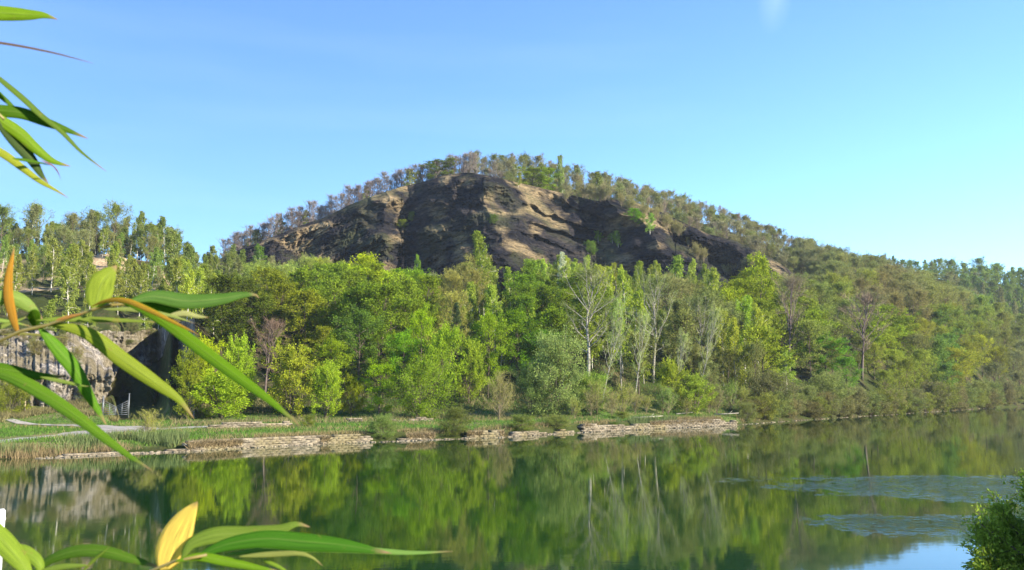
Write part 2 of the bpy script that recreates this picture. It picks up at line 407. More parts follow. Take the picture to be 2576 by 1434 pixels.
def H(x, Y):
    x, Y = np.broadcast_arrays(np.asarray(x, float), np.asarray(Y, float)); sh = x.shape; x, Y = x.ravel(), Y.ravel()
    px = 1288 + x / np.maximum(Y, 1) * FP * 1.007
    px = np.clip(px, CPX[0], CPX[-1] - .01)
    i = np.clip(np.searchsorted(CPX, px, 'right') - 1, 0, len(CPX) - 2); t = (px - CPX[i]) / (CPX[i+1] - CPX[i])
    ys = CY_[i] * (1-t)[:, None] + CY_[i+1] * t[:, None]; zs = CZ_[i] * (1-t)[:, None] + CZ_[i+1] * t[:, None]
    z = np.full(x.shape, -3.0)
    for k in range(ys.shape[1] - 1):
        m = (Y >= ys[:, k]) & (Y < ys[:, k+1])
        f = (Y - ys[:, k]) / (ys[:, k+1] - ys[:, k]); z = np.where(m, zs[:, k] * (1-f) + zs[:, k+1] * f, z)
    z = np.where(Y >= ys[:, -1], zs[:, -1], z)
    land = np.clip((z - 1.6) / 4, 0, 1)
    z = z + NZ.fbm(x/23, Y/23, 0.3, 4) * 1.5 * land + NZ.fbm(x/5, Y/5, 3.3, 3) * (.09 + .3*land) * (z > .6)
    return z.reshape(sh)
def Hs(x, y): return float(H(x, y))

def grid_faces(nu, nv):
    i = np.arange(nu - 1)[:, None] * nv + np.arange(nv - 1)[None]
    return np.stack([i, i + nv, i + nv + 1, i + 1], -1).reshape(-1, 4)
pxs = np.unique(np.concatenate([np.linspace(-2500, -300, 60), np.linspace(-300, 2876, 500), np.linspace(2876, 5500, 60)]))
ts = np.concatenate([np.linspace(0, 60, 90), np.geomspace(60.5, 1500, 250)])
U = (pxs - 1288) / (FP * 1.007)
w0 = tab(WATER, pxs) - 10
YY = w0[:, None] + ts[None, :]
XX = U[:, None] * YY
ZZ = H(XX, YY)
d_in = YY - (w0[:, None] + 10)
PXG = np.broadcast_to(pxs[:, None], YY.shape)
slope_start = tab([(-900, 146), (270, 146), (305, 166), (395, 166), (430, 152), (1400, 172), (1800, 182), (1900, 186), (2080, 216), (2361, 288), (2600, 385)], pxs)[:, None]
grass_m = np.clip((slope_start + 4 - YY) / 8, 0, 1) * np.clip((d_in - 1.5) / 3, 0, 1) * np.clip((1900 - PXG) / 60, 0, 1)
rock_m = np.zeros_like(YY)
pyG = proj(XX, YY, ZZ)[1]
rn = NZ.fbm(XX/14, YY/14, 9.1, 4)
rock_m = np.where((PXG < 640) & (YY > 235) & (YY < 300), np.clip((rn - .05) * 3, 0, 1), 0)
ground = add_obj('ground', mesh_np('ground', np.stack([XX, YY, ZZ], -1).reshape(-1, 3), [grid_faces(len(pxs), len(ts))], [M_GROUND], None,
                 {'grass': grass_m.ravel(), 'rock': rock_m.ravel()}, True))
tag(ground, 'river bank and wooded quarry hillside beyond the water', kind='structure')

# near bank under the viewer
gx, gy = np.meshgrid(np.linspace(-160, 160, 90), np.linspace(-120, 30, 80), indexing='ij')
gz = np.where(gy < 4, 4.5, 4.5 - (gy - 4) * .205) + NZ.fbm(gx/4, gy/4, 1.1, 3) * .1 - .05
nb = add_obj('near_bank', mesh_np('near_bank', np.stack([gx, gy, gz], -1).reshape(-1, 3), [grid_faces(90, 80)], [M_GROUND], None,
             {'grass': np.ones(gx.size), 'rock': np.zeros(gx.size)}, True))
tag(nb, 'grassy near bank under the viewpoint', kind='structure')

wv = np.array([[-2500, -150, 0], [2500, -150, 0], [2500, 2500, 0], [-2500, 2500, 0]], float)
water = add_obj('water', mesh_np('water', wv, [np.array([[0, 1, 2, 3]])], [M_WATER]))
tag(water, 'calm green river mirroring the wooded hill', kind='structure')

# ------------------------------------------------------------------ rock faces
def sheet(name, px, top, bot, Dfun, nv, mat, back=None, label='', tan=None):
    """a rock face: columns px, rows between the bottom and top lines; Dfun(px, py, t) gives metres ahead"""
    PX = np.repeat(px[:, None], nv, 1); t = np.linspace(0, 1, nv)[None]
    tp, bt = tab(top, px)[:, None], tab(bot, px)[:, None]
    if name == 'cliff': tp = tp + NZ.fbm(px/16, 0.4, 2.2, 4)[:, None] * 5
    PY = bt + (tp - bt) * t
    D0, D = Dfun(PX, PY, t)
    # shape is made once from the unbroken face, relief then moves points in depth and across
    X, Y, Z = at(PX, PY, D)
    V = [np.stack([X, Y, Z], -1)]
    if back:
        for k, (dy, dz) in enumerate(back):
            xe = X[:, -1:]; ye = np.maximum(Y[:, -1:] + .5, dy); V.append(np.stack([xe * (ye / Y[:, -1:]), ye, Z[:, -1:] + dz], -1))
    V = np.concatenate(V, 1); n2 = V.shape[1]
    at_ = None
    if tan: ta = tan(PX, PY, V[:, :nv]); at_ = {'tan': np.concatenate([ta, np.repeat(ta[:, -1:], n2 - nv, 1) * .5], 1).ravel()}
    o = add_obj(name, mesh_np(name, V.reshape(-1, 3), [grid_faces(len(px), n2)], [mat], None, at_, False))
    tag(o, label, kind='structure'); return V

BR = [(545, 545, 4), (735, 680, -10), (845, 740, 8), (958, 975, -20), (1030, 1010, 2), (1215, 1262, -44), (1475, 1500, 8), (1490, 1705, -26), (1590, 1790, 8), (1840, 1950, -44), (2060, 2060, -6)]
def hill_D(PX, PY, t):
    D0 = 338 + (YTOP - 338) * t
    Xw, Yw, Zw = at(PX, PY, D0)
    PX0 = PX
    PX = PX + NZ.fbm(Xw/14, Zw/10, 31.5, 4) * 26 * np.clip((PX - 560) / 100, 0, 1)
    f = (PY - 450 + NZ.fbm(Xw/18, Zw/18, 41.5, 2) * 20) / 200.0
    xs = [a + (b - a) * f for a, b, o in BR]
    off = np.zeros_like(PX)
    for k in range(len(BR) - 1):
        a, b = xs[k], np.maximum(xs[k+1], xs[k] + 8)
        m = (PX >= a) & (PX < b); off = np.where(m, BR[k][2] + (BR[k+1][2] - BR[k][2]) * (PX - a) / (b - a), off)
    PX = PX0
    X, Y, Z = at(PX, PY, D0)
    s = X * .5 - Z * .86           # bedding dips to the right
    q = X * .86 + Z * .5
    ph = s / 5.5 + NZ.fbm(X/22, Z/22, 5.5, 3) * .9
    strat = (ph - np.floor(ph)); strat = np.minimum(strat * 1.25, (1 - strat) * 5) 
    patch = np.clip(NZ.fbm(X/30, Z/30, 2.2, 3) * 1.2 + .55, .15, 1.3)
    ph2 = q / 9.0 + NZ.fbm(X/11, Z/11, 8.5, 3) * .8
    saw = (ph2 - np.floor(ph2)); saw = np.minimum(saw * 1.3, (1 - saw) * 4.3)
    calm = np.clip(NZ.fbm(X/26, Z/20, 12.2, 3) * 1.6 + .7, .4, 1.15)
    ph3 = s / 1.9 + NZ.fbm(X/7, Z/7, 15.5, 3) * 1.1; st3 = ph3 - np.floor(ph3)
    rel = -1.9 * strat * patch * calm - 5.5 * NZ.ridge(s/24, q/17, 1.7, 3) * .7 - 2.8 * saw * np.clip(1.25 - patch, 0, 1) * calm \
          - 2.0 * NZ.ridge(s/5.2, q/9.5, 4.4, 4) * calm - 1.1 * NZ.ridge(X/2.4, Z/2.8, 6.4, 4) * calm - .9 * np.minimum(st3 * 1.2, (1 - st3) * 6) * calm
    # ledges: each bed juts out, with an undercut below it
    wv_ = np.where(PX > 900, PY - .36 * (PX - 1200), PY + .75 * (PX - 800)) / np.where(PX > 900, 46.0, 34.0) + NZ.fbm(X/16, Z/16, 51.5, 4) * .55
    fr = wv_ - np.floor(wv_)
    led = np.where(fr < .16, fr / .16, 1 - (fr - .16) / .84)
    amp = 4.4 * np.clip(NZ.fbm(X/24, Z/18, 61.5, 2) * 1.5 + .75, .15, 1.3) * np.where((PX > 1200) & (PX < 1520), 1.2, np.where(((PX > 1010) & (PX < 1200)) | ((PX > 1510) & (PX < 1690)) | (PX > 1780), .2, .75))
    quiet = np.where(((PX > 1015) & (PX < 1215)) | ((PX > 1500) & (PX < 1700)) | (PX > 1780), .5, 1.0)
    rel = rel * quiet + led * amp - .55 * NZ.ridge(X/1.2 + Z*.3, Z/1.5, 16.4, 3) * calm
    # benches
    z2 = Z / 17.0 + NZ.fbm(X/40, 0, 2.0, 2) * .5; b = z2 - np.floor(z2); bench = (np.clip((b - .8) / .2, 0, 1) - b) * 4.5
    edge = np.clip((1 - t) * 14, 0.1, 1) 
    rel = (rel + bench) * edge
    side = np.clip((PX - 560) / 60, 0, 1)
    return D0, D0 + (off * (.62 + .38*np.clip(1.15 - t, 0, 1)) + rel) * side
def hill_sunlit_tan(PX, PY, V):
    # tan beds and sunlit patches, both painted tan; the near-black rest stands for shade
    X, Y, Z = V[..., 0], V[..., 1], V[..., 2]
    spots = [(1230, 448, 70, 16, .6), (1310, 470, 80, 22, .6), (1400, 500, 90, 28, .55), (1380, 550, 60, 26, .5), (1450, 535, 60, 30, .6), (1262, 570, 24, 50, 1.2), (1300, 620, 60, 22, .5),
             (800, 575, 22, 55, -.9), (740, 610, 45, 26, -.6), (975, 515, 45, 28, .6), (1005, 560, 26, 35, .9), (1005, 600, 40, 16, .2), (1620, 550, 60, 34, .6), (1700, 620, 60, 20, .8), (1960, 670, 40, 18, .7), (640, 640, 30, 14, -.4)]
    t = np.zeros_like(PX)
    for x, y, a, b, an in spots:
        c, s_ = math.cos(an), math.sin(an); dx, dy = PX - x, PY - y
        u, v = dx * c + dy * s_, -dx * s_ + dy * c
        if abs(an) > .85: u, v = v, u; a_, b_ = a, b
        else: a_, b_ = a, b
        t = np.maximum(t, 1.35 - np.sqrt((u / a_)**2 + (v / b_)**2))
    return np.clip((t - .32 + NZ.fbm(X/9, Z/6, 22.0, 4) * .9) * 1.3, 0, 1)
NVH = 290
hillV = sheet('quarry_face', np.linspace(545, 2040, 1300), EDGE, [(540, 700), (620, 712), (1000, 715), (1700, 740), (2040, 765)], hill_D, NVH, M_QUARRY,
      [(388, .2), (396, .1), (403, .2), (409, -.6)], 'dark quarried rock face of the hill with tan sunlit ledges', tan=hill_sunlit_tan)

LTOP = [(-600, 828), (0, 826), (60, 836), (120, 832), (200, 834), (260, 832), (330, 834), (392, 830), (420, 822), (490, 800)]
LBOT = [(-600, 1050), (0, 1050), (250, 1052), (292, 1052), (490, 1062)]
def left_D(PX, PY, t):
    base = tab([(-600, 150), (200, 150), (250, 151), (288, 153)], PX)
    # right end of the cliff leans: it reaches further right higher up
    endx = 250 + (1045 - PY) * .40 + NZ.fbm(PY/14, 0.5, 3.3, 3) * 5
    inner = tab([(288, 197), (330, 196), (394, 194), (400, 190), (440, 172), (490, 153)], PX)
    k = np.clip((PX - endx) / 6.0, 0, 1)
    lower = base * (1 - k) + inner * k
    upper = tab([(-600, 167), (200, 168), (250, 170), (300, 180), (394, 192), (400, 190), (440, 172), (490, 153)], PX)
    q = np.clip((PX - 180) / 90, 0, 1)
    w = np.clip((945 + NZ.fbm(PX/9, 0.2, 6.1, 3) * 6 - PY) / (112 * (1 - q) + 22 * q), 0, 1)
    D0 = lower * (1 - w) + upper * w
    X, Y, Z = at(PX, PY, np.full_like(PX, 155.0))
    cols_ = X / 1.6 + NZ.fbm(X/4, Z/9, 1.0, 3) * .8; c = cols_ - np.floor(cols_)
    rel = -1.0 * np.minimum(c * 1.4, (1-c) * 3.5) * np.clip(NZ.fbm(X/9, Z/4, 7.0, 3) + .7, 0, 1.2) - 1.3 * NZ.ridge(X/5, Z/7, 1.5, 4) - .5 * NZ.ridge(X/1.2, Z/1.2, 3.5, 3)
    return D0, D0 + rel
cliffV = sheet('cliff', np.linspace(-600, 490, 620), LTOP, LBOT, left_D, 150, M_CLIFF, [(215, .6)], 'grey columnar rock cliff beside the gravel path on the left')

# ------------------------------------------------------------------ bank: walls, path, gate
def ribbon(name, pts, width, z_off, mat, label, n=60):
    P = np.array(pts, float); tt = np.linspace(0, len(P)-1, n); c = np.stack([np.interp(tt, range(len(P)), P[:, i]) for i in (0, 1)], 1)
    w = np.interp(tt, range(len(P)), width) if hasattr(width, '__len__') else np.full(n, width)
    T = np.gradient(c, axis=0); T /= np.linalg.norm(T, axis=1)[:, None]; N = np.stack([-T[:, 1], T[:, 0]], 1)
    rows = [c + N * w[:, None] * s for s in np.linspace(-.5, .5, 7)]
    G = np.stack(rows, 1); Z = H(G[..., 0], G[..., 1]) + z_off
    edge = np.array([0, 0, 0, 0, 0, 0, 0.]); Z = Z + edge
    o = add_obj(name, mesh_np(name, np.concatenate([G, Z[..., None]], -1).reshape(-1, 3), [grid_faces(n, 7)], [mat], smooth=True))
    tag(o, label, kind='structure'); return o
def gp(px, py, z=1.25): return ground_at(px, py, z)
ribbon('path', [gp(-200, 1122), gp(0, 1107), (gp(90, 1099)), gp(170, 1093), gp(260, 1086), gp(335, 1080), gp(430, 1077), gp(530, 1073)], [3, 3, 3.2, 4, 8, 8, 3, 2], .05, M_PATH, 'pale gravel towpath running along the far bank', 90)
ribbon('path', [gp(20, 1066), gp(120, 1070), gp(210, 1072), gp(290, 1075), gp(330, 1079)], [1.2, 2.2, 3.5, 8, 8], .09, M_PATH, 'upper fork of the gravel path leading to the gate')

def wall_strip(name, px0, px1, h, label, group=None, back=0.0, thick=.5, zlow=-.5, seed=0, yoff=0.0, zbase=None):
    r = np.random.RandomState(seed); mb = MB()
    px = px0
    c = lambda p: np.array([(p - 1288) / (FP * 1.007) * (wcol(p) + yoff), wcol(p) + yoff])
    # courses of rough stones
    a, b = c(px0), c(px1); n = int(np.linalg.norm(b - a) / .8) + 1
    zb = zlow if zbase is None else zbase
    nc = max(1, int(round((h - zb) / .27)))
    for j in range(nc):
        for i in range(n):
            f = (i + (j % 2) * .5 + r.uniform(-.08, .08)) / n
            if f > 1: continue
            nn = float(NZ.fbm(f * n * .8 / 4.0, seed * 3.3, 9.9, 3))
            if (j == nc - 1 and (nn > .05 or r.rand() < .1)) or (j == nc - 2 and nn > .45): continue
            p = px0 + (px1 - px0) * f; q = c(p); q2 = c(p + 2); ang = math.atan2(q2[1]-q[1], q2[0]-q[0])
            ca, sa = math.cos(ang), math.sin(ang); rot = [[ca, -sa, 0], [sa, ca, 0], [0, 0, 1]]
            hh = (h - zb) / nc
            mb.box((q[0], q[1] + r.uniform(-.05, .05) + j*.03, zb + hh * (j + .5)), (.50 * r.uniform(.8, 1.0), thick + r.uniform(-.02, .02), hh * .5 * r.uniform(.93, 1.02)), rot, 0, r.uniform(.95, 1))
    o = add_obj(name, mb.mesh(name, [M_STONE])); tag(o, label, 'stone wall', group, 'thing'); return o
wall_strip('quay_wall', 478, 935, 1.0, 'longest pale stone quay wall at the water, left of the bank shrubs', 'stone quay walls along the river', seed=1)
wall_strip('quay_wall', 1010, 1090, .85, 'short pale stone quay wall between the two overhanging bank shrubs', 'stone quay walls along the river', seed=2)
wall_strip('quay_wall', 1180, 1262, .95, 'short pale stone quay wall just right of the dark overhanging shrub', 'stone quay walls along the river', seed=3)
wall_strip('quay_wall', 1465, 1850, 1.2, 'pale broken stone quay wall near the white-trunked trees', 'stone quay walls along the river', seed=4)
wall_strip('quay_wall', 1290, 1440, .62, 'lowest overgrown pale quay wall left of the broken one', 'stone quay walls along the river', seed=7)
wall_strip('quay_wall', 160, 474, .22, 'barely raised stone edging left of the longest quay wall', 'stone quay walls along the river', seed=8)
wall_strip('low_wall', 530, 735, 1.95, 'low white stone kerb wall running through the grass above the quay', 'low stone walls in the grass', seed=5, yoff=24, zbase=1.15, thick=.3)
wall_strip('low_wall', 880, 1100, 1.95, 'low white stone kerb wall half hidden behind bank shrubs', 'low stone walls in the grass', seed=6, yoff=32, zbase=1.2, thick=.3)
def wall_tufts():
    r = np.random.RandomState(21); p = np.concatenate([r.uniform(a, b, int((b-a)*11)) for a, b in ((478, 940), (1005, 1095), (1175, 1268), (1460, 1855))])
    Y = tab(WATER, p) - r.uniform(.3, .7, len(p)); x = (p - 1288) / (FP * 1.007) * Y
    keep = NZ.fbm(x/3.0, 0, 5.0, 3) > -.05; z = np.where(p < 1400, .75, 1.05) - np.abs(r.normal(size=len(p))) * .25
    return np.stack([x, Y, z], 1)[keep]
# stony foreshore at the foot of the walls
r_ = np.random.RandomState(9); mb = MB()
for i in range(1500):
    p = r_.uniform(100, 2500); Y = wcol(p) - r_.uniform(.4, 1.6); s_ = r_.uniform(.08, .28)
    x = (p - 1288) / (FP * 1.007) * Y; th = r_.uniform(0, 6.3); ca, sa = math.cos(th), math.sin(th)
    mb.box((x, Y, r_.uniform(-.12, .06)), (s_, s_ * .7, s_ * .45), [[ca, -sa, 0], [sa, ca, 0], [0, 0, 1]], 0, .6)
tag(add_obj('rubble', mb.mesh('rubble', [M_STONE])), 'loose stones along the waterline of the far bank', kind='stuff')

def gate():
    Y = 140.0; g0 = at(257, 1066, Y); g1 = at(322, 1066, Y); z0 = Hs(g0[0], Y)
    root = add_obj('metal_gate', None, loc=(g0[0], Y, z0)); tag(root, 'grey metal double gate with tall posts closing the gap in the cliff', 'gate')
    W = g1[0] - g0[0]
    for x, h in ((0, 3.0), (W, 3.4)):
        m = MB(); m.tube([(x, 0, -.3), (x, 0, h)], .09, 8); m.box((x, 0, h + .03), (.11, .11, .03)); add_obj('post', m.mesh('gate_post', [M_STEEL]), root)
    for side in (0, 1):
        x0, x1 = (.12, W/2 - .05) if side == 0 else (W/2 + .05, W - .12)
        m = MB()
        lo, hi = (2.35, 1.45) if side == 0 else (1.45, 2.35)
        for k in range(7):
            f = k / 6; m.tube([(x0, 0, .25 + (lo - .25) * f), (x1, 0, .25 + (hi - .25) * f)], .035, 6)
        for x, h in ((x0, lo), ((x0+x1)/2, (lo+hi)/2), (x1, hi)): m.tube([(x, -.02, .15), (x, -.02, h)], .045, 6)
        add_obj('gate_leaf', m.mesh('gate_leaf', [M_STEEL]), root)
gate()
# wooden fence post on the rough bank
px_, Yp_ = 64, 141; xx = at(px_, 1000, Yp_)[0]; m = MB(); m.tube([(0, 0, -.3), (.02, 0, 1.0), (.05, 0, 2.0)], [.13, .12, .1], 8); m.box((.05, 0, 2.02), (.11, .11, .03))
tag(add_obj('fence_post', m.mesh('fence_post', [M_WOOD]), loc=(xx, Yp_, Hs(xx, Yp_))), 'weathered fence post on the rough bank under the grey cliff', 'post')
# white post in the river
xw, yw = ground_at(1, 1392); m = MB(); m.tube([(0, 0, -1.5), (0, 0, 1.55), (0, 0, 1.62)], [.13, .13, .08], 12); m.tube([(0, 0, 1.2), (0, 0, 1.3)], .15, 12)
tag(add_obj('mooring_post', m.mesh('mooring_post', [M_WHITE]), loc=(xw - .05, yw, 0)), 'white post standing in the water beside the near bamboo', 'post')

# ------------------------------------------------------------------ grass and reeds
def blades(name, pts, hgt, wid, mat, label, rng, lean=.35, color=None):
    n = len(pts); A = pts; d = rng.normal(size=(n, 3)) * lean; d[:, 2] = 1
    h = hgt * rng.uniform(.5, 1.3, n)
    mb = MB(); mb.twigs(A - np.array([0, 0, .05]), A + d * h[:, None], wid * rng.uniform(.6, 1.3, n), rng, rng.rand(n))
    o = add_obj(name, mb.mesh(name, [mat])); o.color = color; tag(o, label, kind='stuff'); return o
M_GRASS = foliage_mat('grass_blades', .3, 0, (.6, 1.5))
rg = np.random.RandomState(3)
def bank_pts(n, p0, p1, d0, d1, cond=None, clump=None):
    p = rg.uniform(p0, p1, n); d = rg.uniform(d0, d1, n); Y = tab(WATER, p) + d
    x = (p - 1288) / (FP * 1.007) * Y
    if clump: 
        k = NZ.fbm(x/clump, Y/clump, 4.0, 3) > cond; x, Y = x[k], Y[k]
    return np.stack([x, Y, H(x, Y)], 1)
def off_path(P, lo=-1):
    px, py = proj(P[:, 0], P[:, 1], P[:, 2])
    a = np.abs(py - tab([(-200, 1122), (0, 1107), (170, 1093), (335, 1080), (530, 1073), (540, 0)], px)) < tab([(0, 4.5), (170, 5), (260, 7), (335, 6), (500, 3)], px)
    b = (np.abs(py - tab([(20, 1066), (120, 1070), (210, 1072), (330, 1079), (345, 0)], px)) < 5) & (px > 10)
    return P[~(a | b)]
blades('grass', off_path(bank_pts(70000, -150, 1950, 2.5, 62)), .32, .10, M_GRASS, 'short green grass along the far bank', rg, .4, (.075, .15, .025, 1))
blades('dry_grass', np.concatenate([off_path(bank_pts(26000, -150, 1960, 1.5, 45, .12, 6)), bank_pts(9000, 430, 1900, 1.2, 4.2, -.1, 3)]), .5, .07, M_GRASS, 'straw coloured dry grass tufts on the far bank', rg, .45, (.22, .18, .085, 1))
blades('dry_grass', wall_tufts(), .42, .08, M_GRASS, 'dry grass tufts hanging over the quay walls', rg, .8, (.25, .20, .11, 1))
blades('reeds', np.concatenate([bank_pts(4200, -200, 330, .2, 4, -.1, 2.2), bank_pts(2500, 2150, 2450, .2, 4, -.2, 4), bank_pts(1500, 1600, 1900, .2, 2.5, .1, 3)]), 0.8, .06, M_GRASS, 'pale dry reeds at the water edge of the far bank', rg, .22, (.21, .165, .085, 1))
blades('reeds', np.concatenate([bank_pts(5000, -180, 250, 1.5, 6, 0, 3), bank_pts(5500, 250, 480, .3, 6, -.2, 3), bank_pts(2500, 1550, 1700, .2, 2.5, -.5, 3)]), .95, .08, M_GRASS, 'green rushes growing along the far bank beside the quay wall', rg, .22, (.12, .16, .06, 1))
blades('undergrowth', np.concatenate([bank_pts(22000, -200, 300, 52, 66, -.2, 5), bank_pts(20000, 430, 1950, 30, 75, .0, 7)]), .8, .12, M_GRASS, 'tangled brown and green undergrowth at the foot of the wood', rg, .5, (.17, .155, .07, 1))

# ------------------------------------------------------------------ trees
def unit(v): return v / (np.linalg.norm(v) + 1e-9)
def make_arch(kind, seed, lod):
    """returns (trunk mesh, crown mesh, nominal height, nominal radius)"""
    rng = np.random.RandomState(seed * 17 + 3)
    K = dict(birch=dict(H=16, r=.19, c0=.22, el=(.35, 1.2), np=24, ns=5, n=6500, sg=.42, droop=1.0, shape='cone', tr=.011),
             maple=dict(H=14, r=.36, c0=.14, el=(.15, 1.3), np=23, ns=7, n=13000, sg=.42, droop=.0, shape='dome', tr=.016),
             hornbeam=dict(H=12, r=.36, c0=.03, el=(.35, 1.45), np=34, ns=6, n=14000, sg=.30, droop=-.7, shape='flame', tr=.012),
             budding=dict(H=15, r=.36, c0=.22, el=(.45, 1.4), np=26, ns=8, n=9500, sg=.42, droop=-.1, shape='dome', tr=.014),
             bare=dict(H=14, r=.21, c0=.24, el=(.95, 1.5), np=20, ns=5, n=0, sg=.3, droop=-.5, shape='dome', tr=.012),
             poplar=dict(H=20, r=.26, c0=.28, el=(.6, 1.35), np=22, ns=8, n=900, sg=.5, droop=-.3, shape='dome', tr=.014),
             willow=dict(H=9, r=.55, c0=.02, el=(.2, 1.4), np=40, ns=7, n=17000, sg=.32, droop=-.2, shape='dome', tr=.013),
             shrub=dict(H=6, r=.42, c0=.03, el=(.8, 1.45), np=26, ns=7, n=1500, sg=.25, droop=-.6, shape='flame', tr=.008),
             conifer=dict(H=12, r=.22, c0=.06, el=(-.15, .5), np=60, ns=5, n=11000, sg=.22, droop=.15, shape='cone', tr=.014))[kind]
    Hh = K['H']; rad = K['r'] * Hh
    lsz = {0: .27, 1: .42, 2: .62}[lod]; nleaf = int(K['n'] * {0: 1.0, 1: .5, 2: .28}[lod])
    if kind == 'willow': lsz *= .8
    if kind == 'shrub': lsz *= .7
    tk = MB(); cr = MB()
    # trunk
    nt = 9; z = np.linspace(0, 1, nt); wob = np.cumsum(rng.normal(size=(nt, 2)) * .012 * Hh * (2.0 if kind == 'poplar' else 1), 0) * z[:, None]
    multi = kind in ('shrub', 'willow', 'hornbeam')
    hs = .8 if multi else .97
    tp = np.column_stack([wob, z * Hh * hs]); tp[0, 2] = -.4
    r0 = K['tr'] * Hh
    tk.tube(tp, r0 * (1 - .88 * z) + .012, 7 if lod == 0 else 5)
    if multi:
        for q in range(6):
            a = rng.uniform(0, 6.3); d = np.array([math.cos(a), math.sin(a), 0]); l = Hh * rng.uniform(.5, .85)
            P = np.array([d * rad * .05 * i + d * rad * .35 * (i/5)**1.5 + [0, 0, l * i / 5] for i in range(6)]); P[0, 2] = -.3
            tk.tube(P, r0 * .6 * (1 - np.linspace(0, .85, 6)) + .01, 5)
    def env(t):
        if K['shape'] == 'dome': return math.sqrt(max(0.02, 1 - (max(0, t*1.55 - .55))**2)) * min(1, .55 + t*1.4) if t > 0 else .5
        if K['shape'] == 'cone': return (1 - t)**.75 * min(1, .45 + t * 3) + .05
        return (1 - t**1.8)**.8 * min(1, .7 + t * 1.2) + .06
    A = []; W = []; segs = []
    c0 = K['c0']
    for i in range(K['np']):
        t = ((i + .5) / K['np']) ** (.9); hf = c0 + (1 - c0) * t * .97
        base = np.array([np.interp(hf * Hh, tp[:, 2], tp[:, 0]), np.interp(hf * Hh, tp[:, 2], tp[:, 1]), hf * Hh * (hs if multi else 1)])
        if kind in ('hornbeam', 'shrub', 'willow'): base[2] *= .72
        el = K['el'][0] + (K['el'][1] - K['el'][0]) * t + rng.normal() * .12
        az = i * 2.39996 + rng.normal() * .35
        l = env(t) * rad / max(.3, math.cos(min(el, 1.2))) * (rng.uniform(.72, 1.12) if kind != 'birch' else rng.uniform(.5, 1.2))
        l = min(l, (Hh * 1.03 - base[2]) / max(.25, math.sin(max(el, .05))) if el > .1 else l, rad * 1.9)
        d = np.array([math.cos(az) * math.cos(el), math.sin(az) * math.cos(el), math.sin(el)])
        n = 6; P = [base]
        for k in range(n - 1):
            d = unit(d + rng.normal(size=3) * .13 + np.array([0, 0, -.10 * max(0, K['droop']) + .07 * (K['droop'] < 0)])); P.append(P[-1] + d * l / (n - 1))
        P = np.array(P); rr = r0 * (.42 if not multi else .3) * (1 - t * .6)
        tk.tube(P, rr * (1 - np.linspace(0, .85, n)) + .008, 4 if lod else 5)
        for j in range(K['ns']):
            f = rng.uniform(.25, 1.0); b = np.array([np.interp(f * (n-1), range(n), P[:, c]) for c in range(3)])
            sd = unit(d * .6 + rng.normal(size=3) * .75 + np.array([0, 0, .15 - .35*K['droop']])); sl = l * rng.uniform(.22, .45) * (1.15 - f * .5)
            Q = np.array([b, b + sd * sl * .5 + rng.normal(size=3) * sl * .05, b + (sd + np.array([0, 0, -.25*K['droop']])) * sl])
            tk.tube(Q, np.array([rr * .32, rr * .2, .006]) + .006, 3)
            for g in (.35, .6, .8, 1.0): A.append(b + (Q[2] - b) * g); W.append(sd)
        for g in (.7, .85, 1.0): A.append(P[0] + (P[-1] - P[0]) * g if False else np.array([np.interp(g * (n-1), range(n), P[:, c]) for c in range(3)])); W.append(d)
    A = np.array(A); W = np.array(W); na = len(A)
    ctint = np.clip(.5 + rng.normal(size=na) * .16, 0, 1)
    # twigs
    ntw = {'bare': 1900, 'poplar': 4200, 'budding': 5000, 'shrub': 2600, 'willow': 1500, 'birch': 900, 'hornbeam': 900, 'maple': 500, 'conifer': 200}[kind]
    ntw = int(ntw * {0: 1.25, 1: .9, 2: .62}[lod]); wtw = {0: .032, 1: .05, 2: .075}[lod] * (.7 if kind == 'bare' else 1)
    idx = rng.randint(0, na, ntw); ln = rng.uniform(.35, 1.15, ntw) * (1 if Hh > 8 else .6) * (1.5 if kind == 'bare' else 1)
    D = W[idx] + rng.normal(size=(ntw, 3)) * (.3 if kind == 'bare' else .55) + np.array([0, 0, .25 - .55 * max(K['droop'], 0)])
    D /= np.linalg.norm(D, axis=1)[:, None]; S = A[idx] + rng.normal(size=(ntw, 3)) * .12
    E = S + D * ln[:, None]
    cr.twigs(S, E, wtw, rng, np.clip(.5 + rng.normal(size=ntw) * .2, 0, 1), 1)
    if nleaf:
        idx = rng.randint(0, na, nleaf)
        # leaves sit in small tufts round the branch points
        sg = K['sg'] * (1.0 if lod < 2 else 1.15)
        off = rng.normal(size=(nleaf, 3)) * sg
        if kind == 'birch': off[:, 2] = -np.abs(rng.normal(size=nleaf)) * 1.0 + .25; off[:, :2] *= .55
        if kind == 'hornbeam': off = off * .7 + W[idx] * rng.uniform(-.2, .9, nleaf)[:, None] + np.array([0, 0, .3]) * rng.rand(nleaf)[:, None]
        if kind == 'maple': off[:, 2] *= .55
        if kind == 'conifer': off[:, 2] *= .5
        C = A[idx] + off; C[:, 2] = np.maximum(C[:, 2], .05)
        dirs = off + rng.normal(size=(nleaf, 3)) * .4
        if kind == 'birch': dirs[:, 2] -= .6
        s = lsz * rng.uniform(.6, 1.3, nleaf); asp = .6 if kind != 'conifer' else .25
        if kind in ('budding', 'poplar', 'shrub'): s *= .8
        cr.leaves(C, s, s * asp, dirs, rng, np.clip(ctint[idx] + rng.normal(size=nleaf) * .17, 0, 1), 0)
    nm = kind
    barkm = M_BIRCH if kind in ('birch', 'poplar') else M_BARK
    return tk.mesh(nm + '_trunk', [barkm]), cr.mesh(nm + '_crown', [M_LEAF, M_TWIG]), Hh, rad
ARCH = {}
def arch(kind, v, lod):
    key = (kind, v, lod)
    if key not in ARCH: ARCH[key] = make_arch(kind, v + 10 * lod, lod)
    return ARCH[key]
